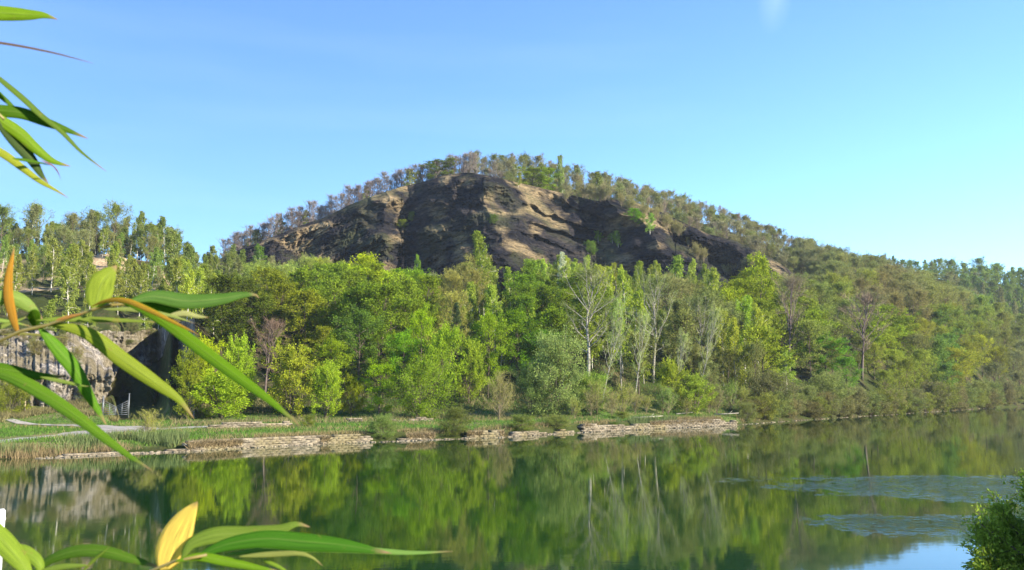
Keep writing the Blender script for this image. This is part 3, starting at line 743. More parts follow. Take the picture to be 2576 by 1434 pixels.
BARK = dict(birch=(.50, .48, .41), maple=(.10, .08, .06), hornbeam=(.12, .10, .07), budding=(.14, .11, .085), bare=(.15, .12, .11), poplar=(.26, .25, .21),
            willow=(.15, .13, .09), shrub=(.26, .21, .14), conifer=(.09, .07, .05))
NAMES = dict(birch='birch_tree', maple='maple_tree', hornbeam='hornbeam_tree', budding='budding_tree', bare='bare_tree', poplar='poplar_tree', willow='willow_tree', shrub='shrub', conifer='conifer_tree')
CATS = dict(shrub='shrub')
count = {}
def warm(c):
    r, g, b = c
    return (r * 1.04, g * 1.22, b * .85) if r > g else (r * 1.12, g * 1.3, b * .85) if r > .75 * g else (r * 1.25 + g * .16, g * 1.25, b * .75)
def tree(kind, x, Y, h, w, col, label, group=None, lod=1, lean=0.0, bark=None, name=None, var=None, cat=None, z=None):
    v = R.randrange(3) if var is None else var
    tm, cm, Hh, rad = arch(kind, v, lod)
    z0 = Hs(x, Y) if z is None else z
    if kind != 'bare': col = warm(col)
    root = add_obj(name or ('right_budding_tree' if kind == 'budding' and x > 100 and Y < 400 else 'ridge_budding_tree' if kind == 'budding' and 392 < Y < 500 else NAMES[kind]), None, loc=(x, Y, z0 - .05))  # all the same budding trees of unknown species, named apart by position
    root.empty_display_size = .5
    sz = h / Hh; sx = (w * .5 / rad) if w else sz * R.uniform(.88, 1.12)
    root.scale = (sx, sx, sz); root.rotation_euler = (0, lean, R.uniform(0, 6.28) if abs(lean) < 1e-6 else 0)
    t = add_obj('trunk', tm, root); c = add_obj('crown', cm, root)
    b = bark or BARK[kind]; k = R.uniform(.85, 1.15); t.color = (b[0]*k, b[1]*k, b[2]*k, 1)
    j = R.uniform(.88, 1.13); c.color = (min(1, col[0]*j*R.uniform(.93, 1.07)), min(1, col[1]*j), min(1, col[2]*j*R.uniform(.9, 1.1)), 1)
    tag(root, label, cat or CATS.get(kind, 'tree'), group); count[kind] = count.get(kind, 0) + 1
    return root
def ptree(px, pytop, Y, wpx, kind, col, label, group=None, lod=0, **kw):
    x, _, zt = at(px, pytop, Y); g = Hs(x, Y); h = max(zt - kw.get('z', g), 1.0)
    if 'zbase' in kw: z = at(px, kw.pop('zbase'), Y)[2]; h = zt - z; kw['z'] = z
    return tree(kind, x, Y, h, wpx / FP * Y if wpx else None, col, label, group, lod, **kw)

LIME = (.25, .31, .02); GOLD = (.27, .24, .025); BRIGHT = (.125, .25, .012); MID = (.115, .17, .02); OLIVE = (.14, .17, .04); DARK = (.06, .10, .018)
FRESH = (.19, .27, .05); BROWN = (.19, .16, .075); MAUVE = (.21, .185, .165); GREYG = (.17, .20, .085); DEEP = (.04, .08, .025); DKGRN = (.08, .17, .015)

# single trees that can be told apart
P = [
 (478, 875, 147, 100, 'hornbeam', MID, 'dark green bushy tree against the shaded cliff wall, leftmost of the bank thicket'),
 (515, 832, 158, 105, 'hornbeam', (.20, .32, .02), 'tall yellow-green bushy tree right of the shaded cliff gap'),
 (605, 845, 161, 95, 'hornbeam', (.16, .30, .03), 'light green pointed bushy tree left of the reddish bare tree'),
 (560, 925, 149, 190, 'hornbeam', (.24, .29, .025), 'broad yellowish bush tree reaching the grass above the left quay wall'),
 (672, 820, 170, 105, 'bare', (.17, .12, .08), 'leafless reddish brown tree between the yellow-green bushes'),
 (735, 868, 156, 150, 'hornbeam', (.25, .25, .03), 'most golden yellow bushy tree, right of the reddish bare tree'),
 (822, 905, 154, 100, 'hornbeam', (.18, .32, .03), 'light green bushy tree right of the golden one'),
 (835, 860, 172, 110, 'maple', (.15, .25, .02), 'vivid green leafy tree peeping over the golden bushes'),
 (905, 790, 182, 130, 'maple', (.06, .15, .03), 'dark bluish green tree above the bright bank bushes'),
 (885, 935, 157, 75, 'hornbeam', (.18, .25, .02), 'small olive bush beside the shaded hollow on the bank'),
 (955, 925, 156, 110, 'maple', BRIGHT, 'bright green leafy bush right of the shaded hollow'),
 (1055, 918, 154, 160, 'willow', (.10, .185, .02), 'rounded dense green bush beside the bare brown slope'),
 (1015, 845, 175, 120, 'maple', (.09, .26, .02), 'bright green tree behind the rounded dense bush'),
 (1112, 800, 172, 115, 'hornbeam', (.21, .27, .025), 'tall lime green tree above the bare brown slope'),
 (1060, 790, 186, 90, 'maple', BRIGHT, 'vivid green tree just left of the tall lime tree'),
 (1180, 835, 176, 85, 'hornbeam', (.19, .23, .03), 'yellow-green tree between the lime tree and the vivid green one'),
 (1228, 800, 182, 105, 'maple', (.13, .24, .02), 'vivid grass green tree with layered foliage right of the lime tree'),
 (1300, 790, 190, 140, 'maple', DKGRN, 'wide deep green tree above the grey-green willow'),
 (1370, 840, 190, 120, 'maple', (.08, .24, .02), 'deep green tree just left of the largest bare white tree'),
 (1150, 758, 200, 50, 'conifer', (.035, .075, .045), 'dark blue-green conifer standing above the lime green tree'),
 (540, 712, 235, 55, 'conifer', (.03, .06, .03), 'dark conifer poking out above the bamboo leaf on the left slope'),
 (1255, 945, 151, 85, 'shrub', (.20, .17, .08), 'pale leafless multi-stemmed shrub at the bare brown slope'),
 (1395, 868, 160, 185, 'willow', GREYG, 'largest grey-green rounded willow on the bank'),
 (1335, 925, 160, 110, 'willow', (.13, .17, .06), 'smaller grey-green willow left of the largest one'),
 (1490, 950, 164, 110, 'willow', (.13, .24, .06), 'light green willow bush right of the largest grey-green one'),
 (1478, 688, 184, 190, 'poplar', (.17, .17, .08), 'largest bare white tree, forking wide above the willow'),
 (1638, 712, 196, 150, 'poplar', (.16, .17, .07), 'tall bare white-limbed tree with an upright double trunk'),
 (1770, 760, 200, 110, 'poplar', (.16, .16, .07), 'bare white tree just left of the drooping fresh green birches'),
 (1560, 760, 186, 70, 'poplar', (.22, .27, .10), 'thin leafless white-stemmed tree between the two largest bare ones'),
 (1745, 940, 172, 120, 'hornbeam', (.18, .30, .05), 'fresh green bush at the end of the right quay wall'),
 (1680, 900, 172, 90, 'hornbeam', (.17, .24, .04), 'olive green bush wrapped round leaning white trunks'),
 (1815, 775, 205, 75, 'birch', FRESH, 'drooping fresh green birch, leftmost of the tall row of birches'),
 (1868, 742, 210, 80, 'birch', (.17, .30, .05), 'tallest fresh green birch of the drooping row'),
 (1905, 765, 204, 75, 'birch', FRESH, 'drooping fresh green birch, rightmost of the tall row'),
 (1845, 800, 195, 75, 'birch', (.21, .28, .05), 'yellowish drooping birch in front of the tallest one'),
 (1978, 712, 236, 125, 'bare', (.19, .15, .09), 'brown budding tree with dark trunk right of the birch row'),
 (2160, 758, 262, 125, 'bare', (.21, .17, .12), 'brown budding tree with several bare grey stems on the right slope'),
 (2075, 850, 238, 120, 'maple', (.07, .25, .025), 'vivid green leafy tree on the right bank slope'),
 (2130, 905, 232, 90, 'maple', (.08, .22, .03), 'smaller vivid green tree below the stemmed brown one'),
 (1975, 880, 215, 90, 'birch', (.15, .26, .06), 'small fresh birch above the brown bank shrub'),
 (1940, 945, 191, 135, 'willow', (.17, .145, .07), 'brown twiggy rounded shrub leaning over the water at the quay end'),
 (2075, 945, 214, 130, 'willow', (.16, .18, .075), 'olive brown rounded shrub at the waterline beyond the quay'),
 (2392, 885, 318, 120, 'budding', (.26, .25, .03), 'golden budding tree near the water on the right'),
 (2300, 850, 300, 90, 'budding', (.17, .16, .07), 'brownish budding tree left of the golden ones'),
 (2330, 940, 296, 80, 'willow', (.10, .17, .05), 'green ivy clad tree at the foot of the right slope'),
 (1413, 632, 262, 44, 'conifer', (.42, .41, .34), 'narrow white blossoming tree in front of the quarry face'),
 (1218, 578, 262, 80, 'birch', (.10, .17, .03), 'tallest dark green birch silhouetted against the shaded quarry face'),
 (925, 655, 272, 110, 'maple', (.24, .36, .015), 'brilliant lime green tree crown at the top of the wood'),
 (1048, 640, 300, 26, 'birch', (.10, .22, .04), 'slim green young tree in front of the shaded quarry foot'),
 (1905, 665, 262, 90, 'maple', (.22, .26, .02), 'golden green crown below the right dark face'),
 (1690, 640, 262, 70, 'birch', (.13, .22, .05), 'vivid green birch in front of the dark middle face'),
]
for q in P:
    px, pt, Y, w, kind, col, lab = q
    ptree(px, pt, Y, w, kind, col, lab, lod=0 if Y < 245 else 1)
# leaning white stems among the willows
for (bx, by, tx, ty, Y, lab) in [(1515, 1000, 1545, 820, 170, 'slim leaning white birch left of the ivy trunk'), (1597, 1030, 1612, 800, 172, 'ivy clad pale birch standing at the edge of the grass'),
                                 (1685, 1030, 1720, 850, 172, 'strongly leaning pale birch, its stem dark at the foot'), (1745, 960, 1800, 790, 178, 'far leaning white birch whose top touches the green birch row')]:
    x0, _, z0 = at(bx, by, Y); x1, _, z1 = at(tx, ty, Y)
    tree('poplar', x0, Y, math.hypot(z1 - Hs(x0, Y), x1 - x0), 4.5, (.22, .24, .10), lab, None, 0, lean=math.atan2(x1 - x0, z1 - Hs(x0, Y)))

# shrubs on the bank (each its own)
for (px, pt, d, w, kind, col, lab) in [
    (370, 1035, 6, 75, 'shrub', (.24, .22, .08), 'sparse budding shrub on the grass beside the gravel path'),
    (775, 1048, 22, 44, 'willow', (.10, .16, .03), 'small round green bush sitting on the grass above the quay'),
    (960, 1048, .8, 90, 'willow', (.15, .18, .06), 'overhanging shrub at the right end of the long quay wall'),
    (1140, 1032, .8, 100, 'willow', (.12, .13, .04), 'darkest overhanging shrub at the water between quay walls'),
    (1310, 1048, 1.0, 90, 'willow', (.13, .16, .05), 'low shrub over the water below the pale multi-stemmed shrub'),
    (1400, 1046, 1.0, 90, 'willow', (.16, .17, .06), 'low shrub over the water left of the broken quay wall'),
    (1560, 1040, 10, 60, 'willow', (.13, .19, .05), 'low green bush on the grass behind the broken quay wall'),
    (1880, 1018, 2, 70, 'willow', (.15, .15, .06), 'low twiggy bush where the broken quay wall ends'),
    (1545, 1078, 0.3, 26, 'willow', (.08, .16, .04), 'tiny green bush growing out of the broken quay wall'),
    (30, 960, 58, 120, 'willow', (.12, .17, .03), 'green bush under the grey cliff at the left edge'),
    (215, 985, 62, 50, 'willow', (.10, .12, .04), 'dark low bush at the foot of the grey cliff columns')]:
    Y = wcol(px) + d
    ptree(px, pt, Y, w, kind, col, lab, name='bush' if kind == 'willow' else 'shrub', cat='bush' if kind == 'willow' else 'shrub')

# wooded slopes: colours and kinds follow what grows there
ANCH = [(60, 760, 'birch', FRESH), (250, 760, 'birch', (.13, .24, .04)), (420, 780, 'birch', FRESH), (340, 700, 'birch', (.17, .24, .05)), (480, 700, 'birch', (.17, .27, .05)), (560, 690, 'birch', OLIVE),
 (660, 690, 'budding', (.19, .23, .07)), (760, 680, 'budding', (.20, .24, .07)), (700, 760, 'maple', MID), (820, 740, 'maple', (.10, .19, .025)), (860, 690, 'budding', (.17, .25, .05)),
 (620, 780, 'maple', DARK), (560, 790, 'maple', DARK), (930, 720, 'maple', (.16, .28, .02)), (900, 800, 'maple', (.08, .16, .02)), (980, 720, 'birch', (.14, .24, .03)), (1050, 720, 'maple', (.11, .26, .02)),
 (1000, 790, 'maple', (.10, .18, .02)), (1090, 690, 'budding', (.22, .20, .12)), (1130, 730, 'budding', (.26, .21, .07)), (1200, 660, 'birch', (.12, .20, .03)), (1190, 720, 'birch', OLIVE), (1270, 690, 'birch', (.15, .24, .04)),
 (1260, 760, 'birch', (.22, .24, .04)), (1320, 740, 'maple', (.08, .18, .02)), (1350, 660, 'birch', (.17, .28, .05)), (1400, 760, 'maple', (.09, .17, .02)), (1440, 680, 'birch', (.17, .27, .06)), (1520, 700, 'birch', (.21, .30, .04)),
 (1560, 660, 'birch', (.19, .27, .05)), (1600, 760, 'birch', (.16, .25, .04)), (1640, 690, 'birch', (.16, .24, .05)), (1700, 780, 'budding', (.20, .17, .08)), (1740, 700, 'birch', (.17, .26, .06)), (1780, 740, 'birch', (.15, .23, .05)),
 (1850, 700, 'budding', (.19, .20, .06)), (1900, 740, 'maple', (.14, .22, .02)), (1760, 850, 'budding', (.18, .17, .07)), (1960, 800, 'maple', (.12, .2, .03)), (2020, 760, 'budding', (.18, .18, .06)), (2050, 700, 'budding', (.20, .19, .09)),
 (2100, 760, 'budding', (.22, .21, .05)), (2150, 700, 'budding', (.21, .19, .09)), (2200, 760, 'budding', (.22, .17, .09)), (2120, 850, 'budding', (.19, .19, .06)), (2230, 830, 'maple', (.21, .24, .03)), (2280, 790, 'budding', (.23, .18, .09)),
 (2250, 900, 'budding', (.21, .21, .04)), (2340, 830, 'budding', (.24, .22, .04)), (2400, 820, 'budding', (.20, .22, .05)), (2450, 900, 'budding', (.26, .24, .03)), (2360, 760, 'budding', (.22, .20, .08)), (2500, 880, 'budding', (.20, .19, .06)),
 (2540, 930, 'budding', (.19, .17, .09)), (2370, 880, 'maple', (.08, .18, .05)), (2080, 640, 'budding', (.20, .18, .10))]
CLEAR = [(1940, 2020, 236), (2125, 2200, 262), (1425, 1530, 184), (1120, 1290, 192)]
def zone(name, px0, px1, Y0, Y1, step, hgt, label, group, kinds=None, cols=None, lod=1, keep=1.0, test=None, wf=None, cap=None):
    n = 0; Y = Y0
    while Y <= Y1:
        xa, xb = (px0 - 1288) / (FP*1.007) * Y, (px1 - 1288) / (FP*1.007) * Y
        x = xa + R.uniform(0, step)
        while x <= xb:
            xx, yy = x + R.uniform(-.35, .35) * step, Y + R.uniform(-.4, .4) * step
            x += step
            if R.random() > keep: continue
            px = 1288 + xx / yy * FP * 1.007
            if test and not test(px, xx, yy): continue
            if any(a < px < b and yy < lim for a, b, lim in CLEAR): continue
            h = R.uniform(*hgt); g = Hs(xx, yy); p2 = proj(xx, yy, g + h * .6)
            if not (-120 < p2[0] < 2700): continue
            if cap and yy < 400:
                cy = tab(cap, p2[0]) + R.gauss(8, 9); hz = float(at(p2[0], cy, yy)[2]) - g
                if hz < 3.5: continue
                h = min(h, hz)
            if kinds: kind = R.choice(kinds); col = R.choice(cols)
            else:
                ds = sorted(((p2[0] - a[0] + R.gauss(0, 22))**2 + ((p2[1] - a[1]) * 1.3 + R.gauss(0, 18))**2, i) for i, a in enumerate(ANCH))
                _, _, kind, col = ANCH[ds[0][1]]; k_ = R.uniform(.82, 1.15); col = (col[0]*k_, col[1]*k_*(1.04 if col[0] > .85*col[1] else .98), col[2]*k_)
            lb = label(kind, px, col, (yy - Y0) / max(Y1 - Y0, 1)); gr = lb
            tree(kind, xx, yy, h, None if not wf else h * wf * R.uniform(.65, .85), col, lb, gr, lod); n += 1
        Y += step * .92
    print('zone', name, n)
def cword(c):
    r, g, b = c
    if g < .11 and r < .1: return 'dark green'
    q = r / g
    return 'brownish' if q > 1.03 else 'golden olive' if q > .85 else 'yellow-green' if q > .68 else 'light green' if q > .55 else 'rich green'
desc = {'birch': 'fresh green slender tree', 'maple': 'leafy green tree', 'budding': 'budding brown-green tree', 'bare': 'leafless tree', 'hornbeam': 'bushy tree'}
def sector(table, rows=('low on the slope', 'halfway up', 'high up'), kd=None):
    def f(kind, px, col, v):
        txt = next((t for lim, t in table if px < lim), table[-1][1])
        row = rows[min(len(rows) - 1, max(0, int(v * len(rows))))] if rows else ''
        return ' '.join((cword(warm(col)) + ' ' + (kd or KD[kind]) + ' ' + txt + (', ' + row if row else '')).split())
    return f
KD = {'birch': 'slender tree', 'maple': 'leafy tree', 'budding': 'budding tree', 'bare': 'leafless tree', 'hornbeam': 'bushy tree'}
main_sec = sector([(560, 'above the shaded cliff gap'), (700, 'under the left foot of the rock face'), (860, 'above the golden bushes'), (1000, 'above the bluish green tree'), (1130, 'above the rounded dense bush'),
                   (1290, 'above the lime green tree'), (1420, 'above the grey-green willow'), (1560, 'behind the largest bare white tree'), (1700, 'behind the double-trunked bare tree'), (1830, 'behind the thin leaning white stems'), (2000, 'behind the drooping birch row')])
right_sec = sector([(2100, 'on the slope under the dark rock end'), (2220, 'on the slope beside the tall brown tree'), (2330, 'left of the golden waterside tree'), (2440, 'behind the golden waterside tree'), (2570, 'on the slope near the right edge'), (2800, 'on the slope at the very right edge')])
top_sec = sector([(1300, 'on the summit of the quarry hill'), (1450, 'on the hilltop right of the summit'), (1600, 'by the dip of the hilltop skyline'), (1800, 'on the skyline above the right dark face'), (2100, 'on the skyline above the dark rock end')], ('at the rock edge', 'behind the edge'))
far_sec = sector([(2250, 'on the farthest hill where it emerges'), (2400, 'in the middle of the farthest hill'), (2800, 'on the farthest hill near the right edge')], ('low', 'midway', 'on the skyline'))
plat_sec = sector([(120, 'on the plateau skyline at the left edge'), (250, 'on the plateau skyline, second clump'), (420, 'on the plateau skyline above the broad lime leaf'), (600, 'on the plateau skyline beside the bare rim trees')], None)
left_sec = sector([(200, 'on the brown slope by the orange bamboo leaf'), (420, 'on the brown slope above the broad lime leaf'), (620, 'on the slope left of the rock face')], None)
bench_sec = sector([(150, 'on the bench at the left edge'), (300, 'on the bench above the grey cliff'), (600, 'on the bench above the cliff gap')], ('at the cliff edge', 'farther back'))
CAP = [(440, 640), (540, 680), (600, 690), (700, 672), (800, 655), (930, 660), (1000, 690), (1100, 695), (1190, 650), (1300, 628), (1500, 632), (1600, 645), (1700, 655), (1800, 675), (1900, 672), (1990, 702), (2050, 690), (2090, 560)]
zone('main slope', 440, 1990, 196, 318, 8.6, (8.5, 16.5), main_sec, main_sec, cap=CAP)
zone('front of slope', 860, 1960, 186, 194, 8.5, (8, 12), main_sec, main_sec, keep=.7, test=lambda px, x, y: not 1120 < px < 1290)
zone('right slope', 1985, 2720, 228, 452, 8.6, (9, 15), right_sec, right_sec, wf=1.12, cap=CAP, test=lambda px, x, y: y > wcol(px) + 8 and y < tab([(1985, 440), (2080, 452), (2361, 424), (2576, 446), (2720, 500)], px))
zone('brush above right face', 2020, 2100, 408, 460, 10, (10, 13), top_sec, None, ['budding'], [(.20, .18, .10)])
zone('far hill', 2040, 2760, 600, 775, 13, (13, 19), far_sec, None, ['birch', 'maple', 'birch', 'budding'],
     [(.10, .19, .05), (.12, .21, .06), (.09, .17, .05), (.17, .16, .08)], lod=2)
# hill top wood behind the rock edge
zone('summit', 1165, 1300, 396, 432, 4.6, (8.8, 10.8), top_sec, None, ['bare', 'budding'], [(.17, .15, .11), (.15, .15, .08)], lod=2)
zone('hill top', 1225, 2100, 409, 480, 6.5, (9.3, 11.8), top_sec, None, ['budding', 'budding', 'bare', 'bare', 'budding'],
     [(.20, .17, .10), (.22, .18, .13), (.17, .165, .07), (.20, .175, .11), (.155, .16, .075)], lod=2, test=lambda px, x, y: y < tab(RIDGE_Y, px) + 6)
# row of bare trees along the left rim
def rim_label(k, px):
    t = next(t for lim, t in [(640, 'at the low left end of the rim row'), (740, 'on the rim above the left rock foot'), (830, 'on the rim above the leaning tan pillar'), (920, 'on the rim between pillar and tan ledges'),
                              (1020, 'on the rim above the upper left tan ledges'), (1100, 'on the rim just left of the dark green crown'), (1300, 'on the rim beside the summit')] if px < lim)
    return ('leafless grey tree ' if k == 'bare' else 'lone green-leaved tree ') + t
n = 0; px = 548.0
while px < 1195:
    for rep in range(2):
        Y = R.uniform(384, 398) if rep == 0 else R.uniform(404, 428)
        x = (px + R.uniform(-6, 6) - 1288) / (FP) * Y
        e = float(Zp(tab(EDGE, px), YTOP)) - (0 if rep == 0 else .9)
        h = R.uniform(9.3, 12.0)
        k = 'bare' if R.random() < .96 else 'birch'
        tree(k, x * .985, Y, h, R.uniform(5.5, 8.5), MAUVE if k == 'bare' else (.13, .19, .08), rim_label(k, px), rim_label(k, px), 2, z=e - .3)
        n += 1
    px += R.uniform(7.5, 10.0)
print('rim', n)
# green trees on the rim near the summit
for px, pt, w, kind, col, lab in [(1095, 405, 75, 'maple', (.07, .12, .03), 'dark green tree on the rim left of the summit'), (1135, 400, 50, 'maple', (.10, .16, .03), 'mid green tree on the rim beside the dark one'),
                                  (1335, 425, 100, 'maple', (.13, .20, .03), 'wide green crown among brown trees right of the summit'), (1375, 430, 70, 'maple', (.12, .22, .02), 'vivid green crown at the edge right of the summit'),
                                  (1495, 428, 50, 'birch', (.11, .17, .06), 'dark pointed green tree in the dip of the hilltop skyline'), (1415, 390, 30, 'birch', (.12, .19, .07), 'slim green tree standing above the brown hilltop crowns')]:
    Y = 392 if px > 1200 else 386
    ptree(px, pt, Y, w, kind, col, lab, lod=1, z=float(Zp(tab(EDGE, px), YTOP)) - .4)

# left plateau and bench
zone('plateau', -60, 585, 296, 322, 6.8, (11, 17.5), plat_sec, None, ['birch', 'birch', 'birch', 'budding'], [(.10, .16, .055), (.12, .17, .06), (.16, .15, .08), (.09, .15, .05)])
zone('left slope', -60, 600, 250, 292, 9.5, (8, 12), left_sec, None, ['birch', 'birch', 'budding'], [(.12, .18, .055), (.13, .17, .05), (.17, .16, .08)], keep=.85)
zone('bench', -60, 560, 178, 246, 9.5, (10, 14), bench_sec, None, ['birch'], [(.13, .19, .05), (.11, .18, .045), (.14, .19, .06)], keep=.8,
     test=lambda px, x, y: y > 190 or px < 300)
# brush inside the gap and along foot of cliffs
for i, (px, pt, Y, w, col, lab) in enumerate([(284, 955, 163, 34, (.13, .11, .05), 'narrow brown bush right under the overhanging cliff end'), (298, 925, 178, 40, (.12, .12, .04), 'olive bush highest in the gap by the cliff end'),(310, 950, 172, 60, (.14, .12, .05), 'brown bush in the gap behind the gate posts'), (355, 925, 180, 60, (.10, .12, .04), 'dark bush high in the gap'),
                                              (290, 985, 165, 45, (.15, .12, .05), 'low brown bush seen through the metal gate'), (395, 960, 168, 60, (.05, .09, .03), 'dark bush against the shaded side of the gap')]):
    ptree(px, pt, Y, w, 'willow', col, lab, name='bush', cat='bush')

# small growth on the quarry face
def face_point(px, py, V=None):
    V = hillV[:, :NVH] if V is None else V
    a, b = proj(V[..., 0], V[..., 1], V[..., 2]); i = np.argmin((a - px)**2 + (b - py)**2); i, j = divmod(int(i), V.shape[1])
    return V[i, j]
for i in range(26):
    px = R.uniform(-20, 385); py = R.uniform(832, 858) if i % 2 else R.uniform(850, 925)
    p = face_point(px, py, cliffV[:, :150]); tree('shrub' if i % 3 else 'willow', p[0], p[1] + .4, R.uniform(1.2, 2.8), R.uniform(2, 4), R.choice([(.16, .13, .07), (.12, .13, .05), (.18, .15, .08)]),
        'low brown scrub rooted on the grey cliff ' + ('near its left end' if px < 190 else 'near the gap'), 'scrub on the grey cliff', 1, z=float(p[2]) - .3, name='scrub_bush', cat='bush')
for px, py, h, w, kind, col, lab in [
    (1592, 556, 5, 7, 'maple', (.09, .26, .02), 'vivid green bush high on the right shoulder of the rock'), (1612, 566, 4.5, 6, 'maple', (.11, .27, .02), 'smaller vivid green bush beside the one on the right shoulder'),
    (1303, 470, 6, 3.5, 'birch', (.15, .22, .05), 'tiny tree clinging to the sunlit top ledge'), (1012, 572, 3, 5, 'willow', (.12, .19, .03), 'green tuft on the dark left part of the rock face'),
    (1036, 555, 3.5, 4, 'willow', (.08, .14, .03), 'dark small bush on the rock face right of the green tuft'), (1505, 610, 6, 4.5, 'birch', (.10, .22, .03), 'green sapling in the dark band of the rock face'),
    (1540, 612, 6, 3.5, 'birch', (.08, .18, .03), 'left of two saplings deep in the dark band'), (1556, 622, 7, 4, 'birch', (.08, .19, .03), 'right of two saplings deep in the dark band'),
    (1487, 640, 5, 6, 'willow', (.07, .15, .03), 'round bush at the foot of the dark band'), (1635, 590, 9, 5, 'birch', (.20, .26, .06), 'pale green birch on the sunlit right shoulder'),
    (655, 670, 9, 6, 'birch', (.08, .18, .04), 'dark green birch at the left foot of the rock face'), (1240, 560, 3, 4, 'willow', (.10, .13, .04), 'small bush on the middle rock rib')]:
    p = face_point(px, py); tree(kind, p[0], p[1] - .3, h, w, col, lab, None, 1, z=float(p[2]) - .4, name='bush' if kind == 'willow' else None, cat='bush' if kind == 'willow' else None)
for (p0, y0, p1, y1, n, hh, col, lab, gr) in [
    (1660, 560, 1770, 660, 15, (3.5, 6), (.19, .16, .08), 'brown leafless bush in the wedge between the two dark faces', 'brush between the dark faces'),
    (1560, 520, 1660, 560, 12, (4, 6), (.19, .16, .08), 'brown bush on the sunlit right shoulder', 'brush on the right shoulder'),
    (1780, 665, 1900, 695, 9, (3, 5), (.19, .16, .09), 'brown bush below the right dark face', 'brush below the right dark face'),
    (640, 672, 830, 700, 14, (3, 5), (.20, .19, .10), 'pale budding bush at the left foot of the rock face', 'brush at the left foot of the rock'),
    (1420, 470, 1560, 505, 14, (4, 7), (.19, .16, .09), 'brown bush on the rim above the sunlit ledge', 'brush on the rim above the sunlit ledge')]:
    for i in range(n):
        f = R.random(); px = p0 + (p1 - p0) * f; py = y0 + (y1 - y0) * (f if p0 > 1500 and p0 < 1700 else R.random()) + R.uniform(-8, 8)
        p = face_point(px, py); tree('shrub', p[0], p[1] - .3, R.uniform(*hh), None, col, lab, gr, 1, z=float(p[2]) - .4)
# bank shrubs to the right along the waterline
for i in range(46):
    px = 1895 + i * 16 + R.uniform(-8, 8); Y = wcol(px) + R.uniform(.8, 7)
    x = (px - 1288) / (FP * 1.007) * Y
    tree('willow', x, Y, R.uniform(3.0, 6.5) * min(1.3, Y / 220), R.uniform(6, 10) * Y / 250, R.choice([(.16, .17, .07), (.18, .15, .08), (.13, .18, .05)]), (wl_ := R.choice(('olive', 'brown', 'green')) and ('low shrub at the waterline ' + next(t for lim, t in [(2000, 'just past the broken quay wall'), (2110, 'below the brown rounded shrub'), (2220, 'below the grey-stemmed brown tree'), (2330, 'left of the golden waterside tree'), (2440, 'below the golden waterside tree'), (9999, 'near the right edge')] if px < lim))), wl_, 1, name='bush', cat='bush')
for i in range(16):
    px = 1450 + i * 30 + R.uniform(-10, 10); Y = wcol(px) + R.uniform(14, 20)
    x = (px - 1288) / (FP * 1.007) * Y
    tree('shrub', x, Y, R.uniform(3, 5.5), None, R.choice([(.18, .16, .08), (.14, .19, .06), (.13, .17, .05)]), (sl_ := 'thin twiggy shrub on the bank ' + ('left of the small green wall bush' if px < 1540 else 'among the leaning white stems' if px < 1740 else 'before the drooping birch row')), sl_, 0)
print('trees', count, sum(count.values()))

# fallen pale stems lying at the wood edge
for px, d, ln, rz, lab in [(1590, 9, 5.5, .25, 'fallen pale trunk lying behind the broken quay wall'), (1795, 12, 4.5, -.2, 'fallen grey stem on the grass before the drooping birch row'), (1700, 16, 4.0, .5, 'shorter fallen stem among the leaning white stems')]:
    Y = wcol(px) + d; x = (px - 1288) / (FP * 1.007) * Y; m = MB(); m.tube([(0, 0, 0), (ln*.5, .1, .12), (ln, 0, .3)], [.16, .12, .06], 7); m.tube([(ln*.6, .08, .15), (ln*.75, .5, .7)], [.05, .02], 5)
    o = add_obj('fallen_trunk', m.mesh('fallen_trunk', [M_BIRCH]), loc=(x, Y, Hs(x, Y) + .12)); o.rotation_euler[2] = rz; o.color = (.30, .28, .23, 1); tag(o, lab, 'fallen trunk')

# ------------------------------------------------------------------ near bush, bottom right
def near_bush():
    rng = np.random.RandomState(77)
    bx, by = 10.75, 17.5
    bz = 4.5 - (by - 4) * .205
    root = add_obj('bush', None, loc=(bx, by, bz)); tag(root, 'dense small-leaved green bush on the near bank in the bottom right corner', 'bush')
    mb = MB(); tk = MB(); A = []; Wd = []
    for i in range(80):
        a = rng.uniform(0, 6.3); el = rng.uniform(.15, 1.4); l = 1.0
        d = np.array([math.cos(a)*math.cos(el), math.sin(a)*math.cos(el), math.sin(el)]); l = rng.uniform(.82, 1.0) * 1.0 / math.sqrt((math.cos(el)/2.45)**2 + (math.sin(el)/3.0)**2)
        P = [np.zeros(3)]
        for k in range(6): d = unit(d + rng.normal(size=3)*.1); P.append(P[-1] + d*l/6)
        P = np.array(P); P[0, 2] = -.1; tk.tube(P, .03*(1-np.linspace(0, .8, 7))+.004, 4)
        for j in range(44):
            f = rng.uniform(.35, 1); b = np.array([np.interp(f*6, range(7), P[:, c]) for c in range(3)])
            sd = unit(d + rng.normal(size=3)*.9); sl = rng.uniform(.15, .5); tk.tube(np.array([b, b+sd*sl*.5, b+sd*sl]), [.007, .005, .003], 3)
            for g in (.4, .7, 1.): A.append(b+sd*sl*g); Wd.append(sd)
    A = np.array(A); Wd = np.array(Wd); n = 150000; idx = rng.randint(0, len(A), n); off = rng.normal(size=(n, 3))*.06
    ct_ = rng.normal(size=len(A))*.16
    s = rng.uniform(.06, .11, n); mb.leaves(A[idx]+off, s, s*.36, Wd[idx]+rng.normal(size=(n, 3))*.6, rng, np.clip(.5+ct_[idx]+rng.normal(size=n)*.15, 0, 1))
    t = add_obj('branches', tk.mesh('bush_branches', [M_BARK]), root); t.color = (.10, .08, .05, 1)
    c = add_obj('foliage', mb.mesh('bush_foliage', [M_BUSHLEAF]), root); c.color = (.19, .27, .03, 1)
near_bush()

